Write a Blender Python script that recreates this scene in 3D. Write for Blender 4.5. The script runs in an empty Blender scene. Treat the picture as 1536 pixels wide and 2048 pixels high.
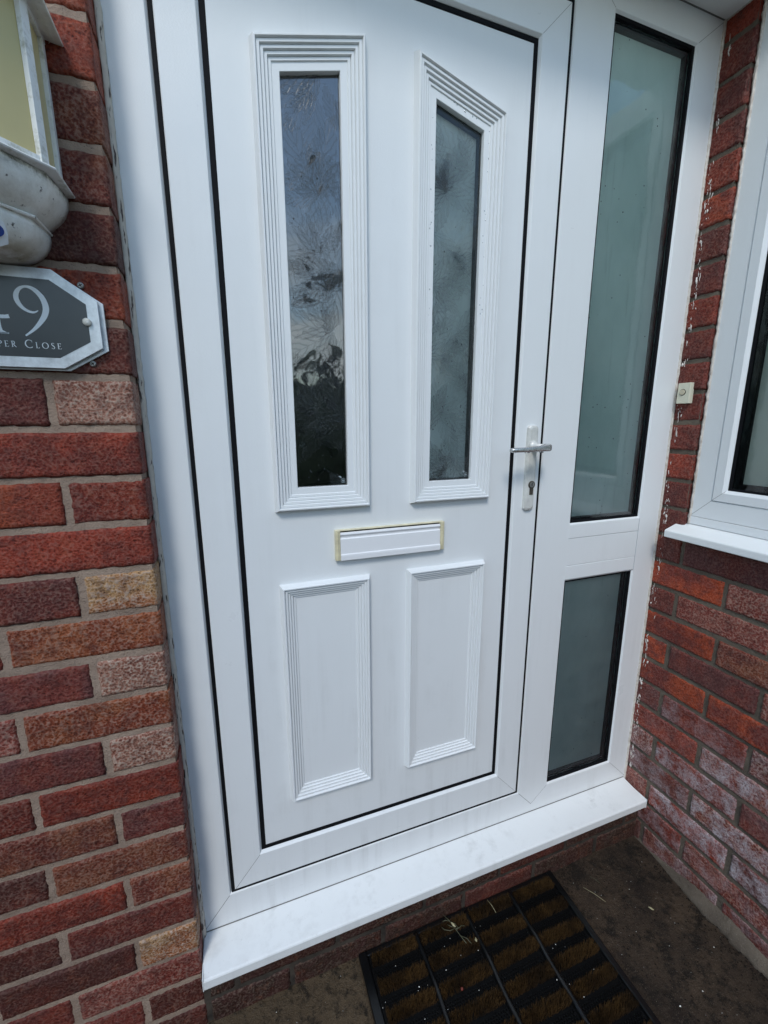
import bpy, bmesh, math, random
from mathutils import Vector, Matrix, noise
R = math.radians
random.seed(7)
scene = bpy.context.scene
C = scene.collection

# ------------------------------------------------------------------ camera
cam_d = bpy.data.cameras.new('camera')
cam_d.sensor_fit = 'VERTICAL'; cam_d.sensor_height = 24.0; cam_d.lens = 845.3 / 2048 * 24.0
cam_d.clip_start = 0.02; cam_d.clip_end = 500
cam = bpy.data.objects.new('camera', cam_d); C.objects.link(cam)
yaw, pit, roll = R(19.917), R(11.766), R(0.142)
fwd = Vector((math.sin(yaw)*math.cos(pit), math.cos(yaw)*math.cos(pit), -math.sin(pit)))
r0 = Vector((math.cos(yaw), -math.sin(yaw), 0)); d0 = fwd.cross(r0)
rt = math.cos(roll)*r0 + math.sin(roll)*d0; dn = -math.sin(roll)*r0 + math.cos(roll)*d0
M3 = Matrix((rt, -dn, -fwd)).transposed()
cam.matrix_world = Matrix.Translation((0.06703, -0.81549, 1.40474)) @ M3.to_4x4()
scene.camera = cam

# ------------------------------------------------------------------ world, sun, exposure
SUN_EL, SUN_AZ = R(48), R(208)          # azimuth clockwise from +Y: behind and to the left of the camera
world = bpy.data.worlds.new('World'); scene.world = world; world.use_nodes = True
wn, wl = world.node_tree.nodes, world.node_tree.links
wn.clear()
wo = wn.new('ShaderNodeOutputWorld'); bg = wn.new('ShaderNodeBackground'); bg.inputs['Strength'].default_value = 0.11
sky = wn.new('ShaderNodeTexSky'); sky.sky_type = 'NISHITA'; sky.sun_disc = False
sky.sun_elevation = SUN_EL; sky.sun_rotation = SUN_AZ; sky.air_density = 1.4; sky.dust_density = .5; sky.ozone_density = 1.3
tc = wn.new('ShaderNodeTexCoord'); mp = wn.new('ShaderNodeMapping'); mp.inputs['Scale'].default_value = (1, 1, 2.2)
mp.inputs['Location'].default_value = (0.35, 0.2, 0.9)
cn = wn.new('ShaderNodeTexNoise'); cn.inputs['Scale'].default_value = 1.9; cn.inputs['Detail'].default_value = 9; cn.inputs['Roughness'].default_value = .58
cr = wn.new('ShaderNodeValToRGB'); cr.color_ramp.elements[0].position = .40; cr.color_ramp.elements[1].position = .56
cc = wn.new('ShaderNodeValToRGB')
cc.color_ramp.elements[0].position = .45; cc.color_ramp.elements[0].color = (5.7, 6.5, 6.9, 1)
cc.color_ramp.elements[1].position = .75; cc.color_ramp.elements[1].color = (9.4, 10.1, 10.4, 1)
mx = wn.new('ShaderNodeMixRGB')
wl.new(tc.outputs['Generated'], mp.inputs[0]); wl.new(mp.outputs[0], cn.inputs['Vector'])
wl.new(cn.outputs['Fac'], cr.inputs[0]); wl.new(cn.outputs['Fac'], cc.inputs[0])
sz = wn.new('ShaderNodeSeparateXYZ'); wl.new(tc.outputs['Generated'], sz.inputs[0])
hz = wn.new('ShaderNodeValToRGB'); hz.color_ramp.elements[0].position = .26; hz.color_ramp.elements[0].color = (1,1,1,1)
hz.color_ramp.elements[1].position = .40; hz.color_ramp.elements[1].color = (.0,.0,.0,1)
ml = wn.new('ShaderNodeMath'); ml.operation = 'MULTIPLY'; wl.new(sz.outputs[2], hz.inputs[0]); wl.new(hz.outputs[0], ml.inputs[0]); wl.new(cr.outputs[0], ml.inputs[1])
wl.new(ml.outputs[0], mx.inputs[0]); tn = wn.new('ShaderNodeMixRGB'); tn.blend_type = 'MULTIPLY'; tn.inputs[0].default_value = 1; tn.inputs[2].default_value = (.90,.98,1.02,1)
wl.new(sky.outputs[0], tn.inputs[1]); wl.new(tn.outputs[0], mx.inputs[1]); wl.new(cc.outputs[0], mx.inputs[2])
wl.new(mx.outputs[0], bg.inputs[0]); wl.new(bg.outputs[0], wo.inputs[0])

sd = bpy.data.lights.new('sun', 'SUN'); sd.energy = 0.95; sd.angle = R(14); sd.color = (1, .97, .93)
sun = bpy.data.objects.new('sun', sd); C.objects.link(sun)
sv = Vector((math.sin(SUN_AZ)*math.cos(SUN_EL), math.cos(SUN_AZ)*math.cos(SUN_EL), math.sin(SUN_EL)))
sun.rotation_euler = sv.to_track_quat('Z', 'Y').to_euler()
sun.location = (0, -3, 5)
vs = scene.view_settings
vs.view_transform = 'Standard'; vs.look = 'None'; vs.gamma = 1.0; vs.exposure = 0.84; vs.use_curve_mapping = False
scene.render.engine = 'CYCLES'

# ------------------------------------------------------------------ helpers
class NT:
    """small wrapper that makes node graphs short"""
    def __init__(s, name):
        s.m = bpy.data.materials.new(name); s.m.use_nodes = True
        s.t = s.m.node_tree; s.b = s.t.nodes['Principled BSDF']; s.out = s.t.nodes['Material Output']
    def n(s, typ, ins=None, **kw):
        nd = s.t.nodes.new(typ)
        for k, v in kw.items(): setattr(nd, k, v)
        for k, v in (ins or {}).items():
            if isinstance(v, bpy.types.NodeSocket): s.t.links.new(v, nd.inputs[k])
            else: nd.inputs[k].default_value = v
        return nd
    def set(s, **kw):
        for k, v in kw.items():
            k = k.replace('_', ' ')
            if isinstance(v, bpy.types.NodeSocket): s.t.links.new(v, s.b.inputs[k])
            else: s.b.inputs[k].default_value = v
    def noise(s, scale, detail=4, rough=.5, vec=None, **kw):
        i = {'Scale': scale, 'Detail': detail, 'Roughness': rough}
        if vec is not None: i['Vector'] = vec
        return s.n('ShaderNodeTexNoise', i, **kw)
    def ramp(s, fac, stops):
        r = s.n('ShaderNodeValToRGB', {'Fac': fac}); e = r.color_ramp.elements
        while len(e) < len(stops): e.new(.5)
        for el, (p, c) in zip(e, stops):
            el.position = p; el.color = (c, c, c, 1) if isinstance(c, (int, float)) else (*c, 1)
        return r.outputs[0]
    def mix(s, fac, a, b, blend='MIX'):
        f = lambda v: v if isinstance(v, bpy.types.NodeSocket) else (*v, 1)
        return s.n('ShaderNodeMixRGB', {0: fac, 1: f(a), 2: f(b)}, blend_type=blend).outputs[0]
    def math(s, op, a, b=0.0, clamp=False):
        return s.n('ShaderNodeMath', {0: a, 1: b}, operation=op, use_clamp=clamp).outputs[0]
    def bump(s, h, strength, dist, nrm=None):
        i = {'Height': h, 'Strength': strength, 'Distance': dist}
        if nrm is not None: i['Normal'] = nrm
        return s.n('ShaderNodeBump', i).outputs[0]
    def pos(s):
        return s.n('ShaderNodeNewGeometry').outputs['Position']

def link(name, me, mat, parent=None):
    o = bpy.data.objects.new(name, me); C.objects.link(o)
    if mat is not None:
        for m_ in (mat if isinstance(mat, (list, tuple)) else [mat]): me.materials.append(m_)
    if parent is not None: o.parent = parent
    return o

class MB:
    def __init__(s): s.v = []; s.f = []; s.uv = {}
    def add(s, vs, fs):
        b = len(s.v); s.v += [tuple(v) for v in vs]; s.f += [tuple(i+b for i in f) for f in fs]; return b
    def box(s, x0, x1, y0, y1, z0, z1):
        s.add([(x0,y0,z0),(x1,y0,z0),(x1,y1,z0),(x0,y1,z0),(x0,y0,z1),(x1,y0,z1),(x1,y1,z1),(x0,y1,z1)],
              [(0,3,2,1),(4,5,6,7),(0,1,5,4),(1,2,6,5),(2,3,7,6),(3,0,4,7)])
    def loft(s, rings, close_ring=True, cap=False):
        n = len(rings[0]); b = len(s.v)
        for r in rings: s.v += [tuple(p) for p in r]
        m = n if close_ring else n-1
        for i in range(len(rings)-1):
            for j in range(m):
                k = (j+1) % n
                s.f.append((b+i*n+j, b+i*n+k, b+(i+1)*n+k, b+(i+1)*n+j))
        if cap:
            s.f.append(tuple(b+j for j in reversed(range(n)))); s.f.append(tuple(b+(len(rings)-1)*n+j for j in range(n)))
    def tube(s, pts, rad, n=10, cap=True):
        pts = [Vector(p) for p in pts]; rings = []
        for i, p in enumerate(pts):
            t = (pts[min(i+1, len(pts)-1)] - pts[max(i-1, 0)]).normalized()
            a = t.orthogonal().normalized() if i == 0 else (a - t*a.dot(t)).normalized()
            bb = t.cross(a); r = rad[i] if isinstance(rad, (list, tuple)) else rad
            ra, rb = r if isinstance(r, tuple) else (r, r)
            rings.append([p + a*ra*math.cos(2*math.pi*k/n) + bb*rb*math.sin(2*math.pi*k/n) for k in range(n)])
        s.loft(rings, True, cap)
    def build(s, name, mat, parent=None, smooth=False, bevel=0, seg=2, merge=False, fixn=True):
        me = bpy.data.meshes.new(name); me.from_pydata(s.v, [], s.f); me.update()
        bm = bmesh.new(); bm.from_mesh(me)
        if merge: bmesh.ops.remove_doubles(bm, verts=bm.verts, dist=1e-5)
        if fixn: bmesh.ops.recalc_face_normals(bm, faces=bm.faces)
        if bevel:
            ed = [e for e in bm.edges if len(e.link_faces) == 2 and e.calc_face_angle(0) > .5]
            bmesh.ops.bevel(bm, geom=ed, offset=bevel, segments=seg, affect='EDGES', profile=.6, clamp_overlap=True)
        bm.to_mesh(me); bm.free()
        if smooth:
            for p in me.polygons: p.use_smooth = True
        return link(name, me, mat, parent)

def thing(name, label, cat, loc=(0,0,0), group=None):
    o = bpy.data.objects.new(name, None); C.objects.link(o); o.location = loc
    o.empty_display_size = .05; tag(o, label, cat, group, 'thing'); return o
def tag(o, label, cat, group=None, kind=None):
    if label: o['label'] = label
    if cat: o['category'] = cat
    if group: o['group'] = group
    if kind: o['kind'] = kind
    return o
def adopt(o, parent):
    """parent keeping the world position (things' empties sit at their base)"""
    o.parent = parent; o.matrix_parent_inverse = Matrix.Translation(parent.location).inverted(); return o

def inset(poly, d):
    """inward mitred offset of a counter-clockwise 2D polygon; d is a number or one value per edge"""
    n = len(poly); ds = d if isinstance(d, (list, tuple)) else [d]*n; out = []
    for i in range(n):
        p0, p1, p2 = Vector(poly[i-1]), Vector(poly[i]), Vector(poly[(i+1) % n])
        e1, e2 = (p1-p0).normalized(), (p2-p1).normalized()
        n1, n2 = Vector((-e1.y, e1.x)), Vector((-e2.y, e2.x))
        a, b = ds[i-1], ds[i]
        den = n1.dot(n1)*n2.dot(n2) - n1.dot(n2)**2
        if abs(den) < 1e-9: out.append(p1 + n1*a); continue
        k1 = (a*n2.dot(n2) - b*n1.dot(n2))/den; k2 = (b*n1.dot(n1) - a*n1.dot(n2))/den
        out.append(p1 + n1*k1 + n2*k2)
    return out
def sweep(mb, poly, prof, P=lambda u, v, w: (u, w, v), widths=None):
    """prof = [(inset, depth)]; widths scale inset per edge"""
    rings = []
    for d, w in prof:
        dd = [d*k for k in widths] if widths else d
        rings.append([P(q.x, q.y, w) for q in inset(poly, dd)])
    mb.loft(rings, True, False)
def split_build(mb, name, mat, parent):
    for f_ in mb.f:
        q_ = MB(); q_.add([mb.v[i] for i in f_], [tuple(range(len(f_)))]); adopt(q_.build(name, mat, None), parent)
def rect(x0, x1, z0, z1): return [(x0,z0),(x1,z0),(x1,z1),(x0,z1)]

# ------------------------------------------------------------------ materials
def mat_upvc(name, col=(.77,.795,.80), rough=.33, grime=.5, orange=.35):
    t = NT(name); p = t.pos()
    st = t.n('ShaderNodeMapping', {'Vector': p, 'Scale': (38, 38, 2.2)}).outputs[0]
    streak = t.noise(1.0, 5, .6, st).outputs['Fac']
    big = t.noise(7, 5, .6, p).outputs['Fac']
    g = t.math('MULTIPLY', t.ramp(streak, [(.48, 0.), (.75, 1.)]), t.ramp(big, [(.42, 0.), (.7, 1.)]))
    z = t.n('ShaderNodeSeparateXYZ', {0: p}).outputs[2]
    low = t.ramp(t.math('MULTIPLY', z, .5), [(.14, .9), (.55, .2)])
    spk = t.ramp(t.noise(160, 3, .6, p).outputs['Fac'], [(.66, 0.), (.78, 1.)])
    f = t.math('MULTIPLY', t.math('ADD', t.math('MULTIPLY', g, .55), t.math('MULTIPLY', spk, .35)), t.math('MULTIPLY', low, grime*1.6), True)
    scf = t.noise(1.0, 6, .7, t.n('ShaderNodeMapping', {'Vector': p, 'Scale': (11, 11, 90)}).outputs[0]).outputs['Fac']
    zf = t.ramp(z, [(.36, 1.), (.52, 0.)])
    sc2 = t.math('MULTIPLY', t.math('MULTIPLY', t.ramp(scf, [(.60, 0.), (.68, 1.)]), t.ramp(big, [(.5, 0.), (.62, 1.)])), zf)
    f = t.math('ADD', f, t.math('MULTIPLY', sc2, .6*grime), True)
    t.set(Base_Color=t.mix(f, col, (.30,.30,.28)), Roughness=t.ramp(big, [(.3, rough*.8), (.7, rough*1.3)]))
    b1 = t.bump(t.noise(420, 3, .5, p).outputs['Fac'], orange, .0006)
    b2 = t.bump(t.noise(9, 2, .5, p).outputs['Fac'], .25, .004, b1)
    t.set(Normal=b2, Specular_IOR_Level=.45)
    return t.m
M = {}
M['frame'] = mat_upvc('white_upvc')
M['panel'] = mat_upvc('white_door_skin', (.755,.78,.785), .44, .7, .3)
M['sill'] = mat_upvc('white_sill', (.77,.795,.79), .42, .5, .3)
M['soffit'] = mat_upvc('white_soffit', (.78,.79,.78), .5, .5, .3)

def simple(name, col, rough=.5, metal=0, nscale=0, nstr=.3, var=.0, spec=.5):
    t = NT(name)
    if var:
        p = t.pos(); f = t.ramp(t.noise(max(nscale*.25, 25), 5, .65, p).outputs['Fac'], [(.35, 0.), (.68, 1.)])
        t.set(Base_Color=t.mix(f, col, tuple(c*(1-var) for c in col)))
    else: t.set(Base_Color=(*col, 1))
    t.set(Roughness=rough, Metallic=metal, Specular_IOR_Level=spec)
    if nscale: t.set(Normal=t.bump(t.noise(nscale, 4, .6, t.pos()).outputs['Fac'], nstr, .001))
    return t.m
M['gasket'] = simple('black_rubber', (.004,.0045,.006), .7, 0, 300, .2, spec=.15)
M['rubber'] = simple('mat_rubber', (.003,.0035,.004), .28, 0, 200, .3)
M['rubber_rough'] = simple('mat_rubber_studs', (.0012,.0013,.0014), .6, 0, 250, .9, spec=.2)
M['spacer'] = simple('spacer_bar', (.05,.055,.06), .35, .3, 90, .4, .3)
M['yellow'] = simple('yellowed_plastic', (.74,.68,.47), .35, 0, 200, .2, .25)
M['flap'] = simple('white_flap', (.80,.81,.82), .38, 0, 0, .2)
M['metalwhite'] = simple('worn_white_metal', (.74,.74,.70), .38, .15, 180, .4, .22)
M['chrome'] = simple('pitted_chrome', (.72,.72,.70), .20, .85, 260, 1., .35)
M['brassdark'] = simple('lock_barrel', (.16,.14,.11), .4, .8, 200, .5, .5)
M['black'] = simple('dark_void', (.006,.006,.006), .8)
M['white_paint'] = simple('white_lettering', (.74,.78,.80), .4)
M['backplate'] = simple('brushed_plate', (.76,.79,.81), .32, .2, 120, .4, .3)
M['cream'] = simple('cream_bell_plastic', (.72,.70,.55), .4, 0, 120, .2, .12)
M['creambtn'] = simple('bell_button', (.66,.60,.44), .4, 0, 120, .2, .2)
M['petal'] = simple('pale_petal', (.42,.38,.22), .5, 0, 300, .5, .3)
M['chip'] = simple('white_chip', (.75,.74,.68), .5)
M['twig'] = simple('dry_stalk', (.09,.09,.05), .6, 0, 300, .5, .3)
M['redberry'] = simple('red_berry', (.16,.03,.02), .4)
M['zinc'] = simple('zinc_screw', (.34,.33,.31), .4, .8, 300, .5, .3)
M['sticker'] = simple('white_sticker', (.78,.80,.82), .4)
M['blue'] = simple('blue_mark', (.02,.06,.28), .4)

t = NT('lamp_aluminium'); p = t.pos()
f = t.ramp(t.noise(28, 7, .7, p).outputs['Fac'], [(.40, 0.), (.72, 1.)])
sp = t.ramp(t.noise(110, 5, .6, p).outputs['Fac'], [(.64, 0.), (.70, 1.)])
c1 = t.mix(f, (.82,.82,.78), (.56,.54,.48)); zl = t.n('ShaderNodeSeparateXYZ', {0: p}).outputs[2]
band = t.math('MULTIPLY', t.ramp(t.math('SUBTRACT', 1., t.math('MULTIPLY', t.math('ABSOLUTE', t.math('SUBTRACT', zl, 1.704)), 90.), True), [(0., 0.), (1., 1.)]), t.ramp(t.noise(70, 5, .7, p).outputs['Fac'], [(.42, 0.), (.6, 1.)]))
c1 = t.mix(band, c1, (.10,.10,.07))
low_ = t.math('MULTIPLY', t.math('MULTIPLY', t.math('SUBTRACT', 1.634, zl), 60., True), t.ramp(t.noise(22, 5, .7, p).outputs['Fac'], [(.42, 0.), (.62, .8)]))
c1 = t.mix(low_, c1, (.30,.25,.12))
c2 = t.mix(sp, c1, (.09,.085,.07))
t.set(Base_Color=c2, Roughness=.5, Normal=t.bump(t.noise(160, 5, .6, p).outputs['Fac'], .4, .001)); M['lampmetal'] = t.m
t = NT('lamp_white_frame'); p = t.pos()
f = t.ramp(t.noise(60, 6, .7, p).outputs['Fac'], [(.5, 0.), (.72, 1.)])
t.set(Base_Color=t.mix(f, (.76,.78,.77), (.40,.40,.33)), Roughness=.42, Normal=t.bump(t.noise(200, 4, .6, p).outputs['Fac'], .3, .001)); M['lampframe'] = t.m
t = NT('lamp_cream_glass'); p = t.pos()
f = t.noise(14, 3, .5, p).outputs['Fac']
t.set(Base_Color=t.mix(f, (.64,.56,.30), (.54,.47,.24)), Specular_IOR_Level=.25, Roughness=.36, Subsurface_Weight=.15, Subsurface_Radius=(.01,.01,.006)); M['lampglass'] = t.m

t = NT('sealant'); p = t.pos()
n1 = t.noise(55, 6, .7, p).outputs['Fac']
cr_ = t.n('ShaderNodeTexNoise', {'Vector': t.n('ShaderNodeMapping', {'Vector': p, 'Scale': (260, 260, 26)}).outputs[0], 'Scale': 1., 'Detail': 5}).outputs['Fac']
crack = t.ramp(cr_, [(.58, 0.), (.63, 1.)])
t.set(Base_Color=t.mix(crack, t.mix(n1, (.66,.61,.53), (.48,.43,.36)), (.06,.04,.03)), Roughness=.6, Normal=t.bump(n1, .6, .002)); M['sealant'] = t.m
t = NT('pale_sealant'); p = t.pos(); n1 = t.noise(70, 6, .7, p).outputs['Fac']
t.set(Base_Color=t.mix(t.ramp(n1, [(.4,0.),(.7,1.)]), (.66,.62,.56), (.42,.35,.29)), Roughness=.35, Normal=t.bump(n1, .5, .001)); M['sealant2'] = t.m

# brick: two colours per brick, blended; pitted dimpled face
def mat_brick(name, rough, whit, wet):
    t = NT(name); p = t.pos()
    a = t.n('ShaderNodeAttribute', attribute_name='ca').outputs['Color']
    b = t.n('ShaderNodeAttribute', attribute_name='cb').outputs['Color']
    k = t.n('ShaderNodeAttribute', attribute_name='fl').outputs['Fac']
    warp = t.n('ShaderNodeMixRGB', {0: .004, 1: p, 2: t.noise(90, 3, .5, p).outputs['Color']}, blend_type='ADD').outputs[0]
    big = t.noise(13, 3, .55, p).outputs['Fac']
    base = t.mix(t.ramp(big, [(.42, 0.), (.58, 1.)]), a, b)
    vor = t.n('ShaderNodeTexVoronoi', {'Vector': warp, 'Scale': 240., 'Smoothness': .35}, feature='SMOOTH_F1').outputs['Distance']
    pit = t.noise(190, 6, .72, p).outputs['Fac']
    fine = t.noise(900, 4, .7, p).outputs['Fac']
    h = t.math('ADD', t.math('MULTIPLY', vor, .45), t.math('MULTIPLY', pit, 1.0))
    h = t.math('ADD', h, t.math('MULTIPLY', fine, .25))
    lightf = t.math('MULTIPLY', t.ramp(h, [(.80, 0.), (1.0, 1.)]), k)
    darkf = t.ramp(h, [(.56, .9), (.80, 0.)])
    c = t.mix(lightf, base, (.52,.40,.32))
    c = t.mix(darkf, c, (.030,.011,.009))
    c = t.mix(t.ramp(fine, [(.35, .25), (.6, 0.)]), c, (.05,.02,.015))
    mot = t.noise(46, 5, .7, p).outputs['Fac']
    c = t.mix(t.ramp(mot, [(.36, .5), (.52, 0.)]), c, (.07,.028,.026))
    c = t.mix(t.ramp(mot, [(.56, 0.), (.76, .30)]), c, (.36,.12,.065))
    if whit:
        w = t.n('ShaderNodeAttribute', attribute_name='ef').outputs['Fac']
        wn_ = t.ramp(t.noise(24, 7, .75, p).outputs['Fac'], [(.42, 0.), (.66, 1.)])
        c = t.mix(t.math('MULTIPLY', t.math('MULTIPLY', w, wn_), t.ramp(h, [(.6, .25), (.9, 1.)])), c, (.52,.48,.50))
    t.set(Base_Color=c, Roughness=t.ramp(t.noise(30, 4, .6, p).outputs['Fac'], [(.35, rough), (.7, rough+.22)]),
          Normal=t.bump(h, 1., .0026), Specular_IOR_Level=wet)
    return t.m
M['brick'] = mat_brick('rustic_brick', .42, False, .20)
M['brick_side'] = mat_brick('damp_rustic_brick', .36, True, .20)
t = NT('mortar'); p = t.pos()
n1 = t.noise(16, 5, .6, p).outputs['Fac']; n2 = t.noise(380, 5, .7, p).outputs['Fac']
c = t.mix(t.ramp(n1, [(.35, 0.), (.7, 1.)]), (.385,.285,.215), (.245,.175,.130))
c = t.mix(t.ramp(n2, [(.60, 0.), (.74, .8)]), c, (.36,.32,.27)); c = t.mix(t.ramp(n2, [(.30, .8), (.40, 0.)]), c, (.04,.035,.03))
t.set(Base_Color=c, Roughness=.8, Normal=t.bump(n2, 1., .0024, t.bump(t.noise(70, 5, .7, p).outputs['Fac'], .8, .004))); M['mortar'] = t.m
M['sooty_mortar'] = simple('sooty_mortar', (.060,.048,.036), .8, 0, 90, .9, .7)
M['mortar_dark'] = t.m.copy(); M['mortar_dark'].name = 'damp_mortar'
for nd in M['mortar_dark'].node_tree.nodes:
    if nd.type == 'MIX_RGB' and not nd.inputs[1].is_linked and not nd.inputs[2].is_linked: nd.inputs[1].default_value = (.150,.122,.090,1); nd.inputs[2].default_value = (.085,.066,.048,1)

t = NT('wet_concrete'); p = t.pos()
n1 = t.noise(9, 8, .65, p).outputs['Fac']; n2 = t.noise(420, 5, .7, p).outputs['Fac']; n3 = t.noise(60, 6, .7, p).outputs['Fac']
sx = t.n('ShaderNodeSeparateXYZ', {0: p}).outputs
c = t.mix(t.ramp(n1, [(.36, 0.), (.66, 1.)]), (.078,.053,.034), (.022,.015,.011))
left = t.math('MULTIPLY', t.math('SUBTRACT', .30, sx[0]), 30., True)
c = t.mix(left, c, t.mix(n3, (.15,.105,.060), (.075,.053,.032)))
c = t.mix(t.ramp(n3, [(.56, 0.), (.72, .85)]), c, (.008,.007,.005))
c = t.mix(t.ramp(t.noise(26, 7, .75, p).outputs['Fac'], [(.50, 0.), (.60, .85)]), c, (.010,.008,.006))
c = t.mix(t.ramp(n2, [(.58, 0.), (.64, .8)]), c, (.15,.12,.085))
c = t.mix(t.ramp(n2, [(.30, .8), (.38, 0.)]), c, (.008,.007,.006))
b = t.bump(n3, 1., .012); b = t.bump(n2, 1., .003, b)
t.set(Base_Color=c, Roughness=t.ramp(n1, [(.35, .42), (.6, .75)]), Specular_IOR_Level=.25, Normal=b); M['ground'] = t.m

t = NT('coir'); p = t.pos()
c = t.mix(t.noise(60, 4, .7, p).outputs['Fac'], (.115,.060,.018), (.035,.018,.007))
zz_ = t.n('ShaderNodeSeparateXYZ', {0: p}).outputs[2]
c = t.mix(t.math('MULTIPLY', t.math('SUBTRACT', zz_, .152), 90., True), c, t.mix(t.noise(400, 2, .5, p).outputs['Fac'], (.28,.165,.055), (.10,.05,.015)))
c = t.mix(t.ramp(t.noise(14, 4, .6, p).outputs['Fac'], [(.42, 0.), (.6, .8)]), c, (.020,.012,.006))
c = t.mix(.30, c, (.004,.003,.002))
t.set(Base_Color=c, Roughness=.7, Specular_IOR_Level=.2); M['coir'] = t.m

# glass: clear reflective outer sheet of a double glazed unit
def mat_glass(name, tint, ior, rough, bstr=.0, bscale=8., wave=0.):
    t = NT(name); p = t.pos(); t.t.nodes.remove(t.b)
    nb = t.bump(t.noise(bscale, 3, .5, p).outputs['Fac'], bstr, .01)
    gl = t.n('ShaderNodeBsdfGlossy', {'Color': (1,1,1,1), 'Roughness': rough, 'Normal': nb})
    tr = t.n('ShaderNodeBsdfTransparent', {'Color': (*tint, 1)})
    fr = t.n('ShaderNodeFresnel', {'IOR': ior, 'Normal': nb})
    ms = t.n('ShaderNodeMixShader', {0: fr.outputs[0], 1: tr.outputs[0], 2: gl.outputs[0]})
    t.t.links.new(ms.outputs[0], t.out.inputs[0]); return t.m
M['glass'] = mat_glass('clear_glass', (.90,.94,.93), 2.5, .03, .14, 7.)
M['glass_fog'] = mat_glass('fogged_glass', (.95,.97,.965), 1.34, .30, .2, 12.)
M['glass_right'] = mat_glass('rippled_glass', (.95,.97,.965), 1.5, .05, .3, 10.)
M['glass_soft'] = mat_glass('side_glass', (.93,.965,.955), 1.7, .07, .14, 10.)
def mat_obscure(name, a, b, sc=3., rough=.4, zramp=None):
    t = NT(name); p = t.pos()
    st = t.n('ShaderNodeMapping', {'Vector': p, 'Scale': (1.6, 1.6, .9), 'Rotation': (0, R(38), 0)}).outputs[0]  # slanted mottle imitates diagonal reflections, put into the pane colour
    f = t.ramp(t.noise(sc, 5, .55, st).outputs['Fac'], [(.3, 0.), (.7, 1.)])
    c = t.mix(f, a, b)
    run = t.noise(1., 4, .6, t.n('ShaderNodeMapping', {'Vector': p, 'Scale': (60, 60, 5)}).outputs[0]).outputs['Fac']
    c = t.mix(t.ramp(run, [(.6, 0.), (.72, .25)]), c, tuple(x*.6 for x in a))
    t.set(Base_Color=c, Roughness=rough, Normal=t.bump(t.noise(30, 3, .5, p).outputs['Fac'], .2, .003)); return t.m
M['obs_shade_painted'] = mat_obscure('obscure_glass_shade_painted', (.014,.013,.014), (.034,.030,.032), 5.)  # door and side panes: one glass, uneven light and reflection put into colour
M['obs_light_painted'] = mat_obscure('obscure_glass_light_painted', (.52,.60,.57), (.74,.80,.77), 6.)
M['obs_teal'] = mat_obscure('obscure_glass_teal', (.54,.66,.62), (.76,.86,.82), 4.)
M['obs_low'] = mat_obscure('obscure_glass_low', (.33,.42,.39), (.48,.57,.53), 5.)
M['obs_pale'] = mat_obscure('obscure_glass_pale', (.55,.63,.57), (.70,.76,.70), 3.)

# pressed leaf film on the patterned glass, uv: u along the leaf, v across (-1..1)
t = NT('etched_leaf'); t.t.nodes.remove(t.b)
uv = t.n('ShaderNodeSeparateXYZ', {0: t.n('ShaderNodeUVMap').outputs[0]}).outputs
av = t.math('ABSOLUTE', uv[1])
ph = t.math('MULTIPLY', t.math('SUBTRACT', uv[0], t.math('MULTIPLY', av, .30)), 44.)
rib = t.math('POWER', t.math('MULTIPLY', t.math('ADD', t.math('SINE', ph), 1.), .5), 5.)
mid = t.math('SUBTRACT', 1., t.math('MULTIPLY', av, 24.), True)
hh = t.math('MAXIMUM', rib, mid)
nb = t.bump(hh, .4, .0010)
df = t.n('ShaderNodeBsdfPrincipled', {'Base Color': (.075,.090,.095,1), 'Roughness': .22, 'Specular IOR Level': .8, 'Normal': nb})
tr = t.n('ShaderNodeBsdfTransparent', {'Color': (1,1,1,1)})
rnd = t.math('MULTIPLY', t.n('ShaderNodeAttribute', attribute_name='lf').outputs['Fac'], .85)
fac = t.math('MULTIPLY', rnd, t.math('ADD', t.math('MULTIPLY', hh, .32), .13))
ms = t.n('ShaderNodeMixShader', {0: fac, 1: tr.outputs[0], 2: df.outputs[0]})
t.t.links.new(ms.outputs[0], t.out.inputs[0]); M['leaf'] = t.m

t = NT('plate_face'); p = t.pos()
n1 = t.noise(12, 3, .5, p).outputs['Fac']
t.set(Base_Color=t.mix(n1, (.020,.026,.032), (.052,.060,.066)), Roughness=.18, Specular_IOR_Level=.45); M['plateface'] = t.m
t = NT('acrylic_edge'); p = t.pos()
n1 = t.noise(40, 6, .7, p).outputs['Fac']
t.set(Base_Color=t.mix(t.ramp(n1, [(.4,0.),(.72,1.)]), (.74,.79,.82), (.46,.49,.51)), Roughness=.2, Specular_IOR_Level=.7, Metallic=.1); M['acrylic'] = t.m
t = NT('water'); t.set(Base_Color=(.9,.95,1,1), Roughness=.02, Transmission_Weight=.9, IOR=1.33); M['water'] = t.m
t = NT('added_hedge_leaf'); p = t.pos()
t.set(Base_Color=t.mix(t.noise(5, 5, .7, p).outputs['Fac'], (.015,.03,.012), (.05,.08,.025)), Roughness=.55); M['added_hedge'] = t.m
M['grit'] = simple('dark_grit', (.016,.012,.009), .7, 0, 0, .3, spec=.12)

# ------------------------------------------------------------------ ground
GZ = .138
mb = MB(); mb.add([(-60,-80,GZ),(60,-80,GZ),(60,30,GZ),(-60,30,GZ)], [(0,1,2,3)])
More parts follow.
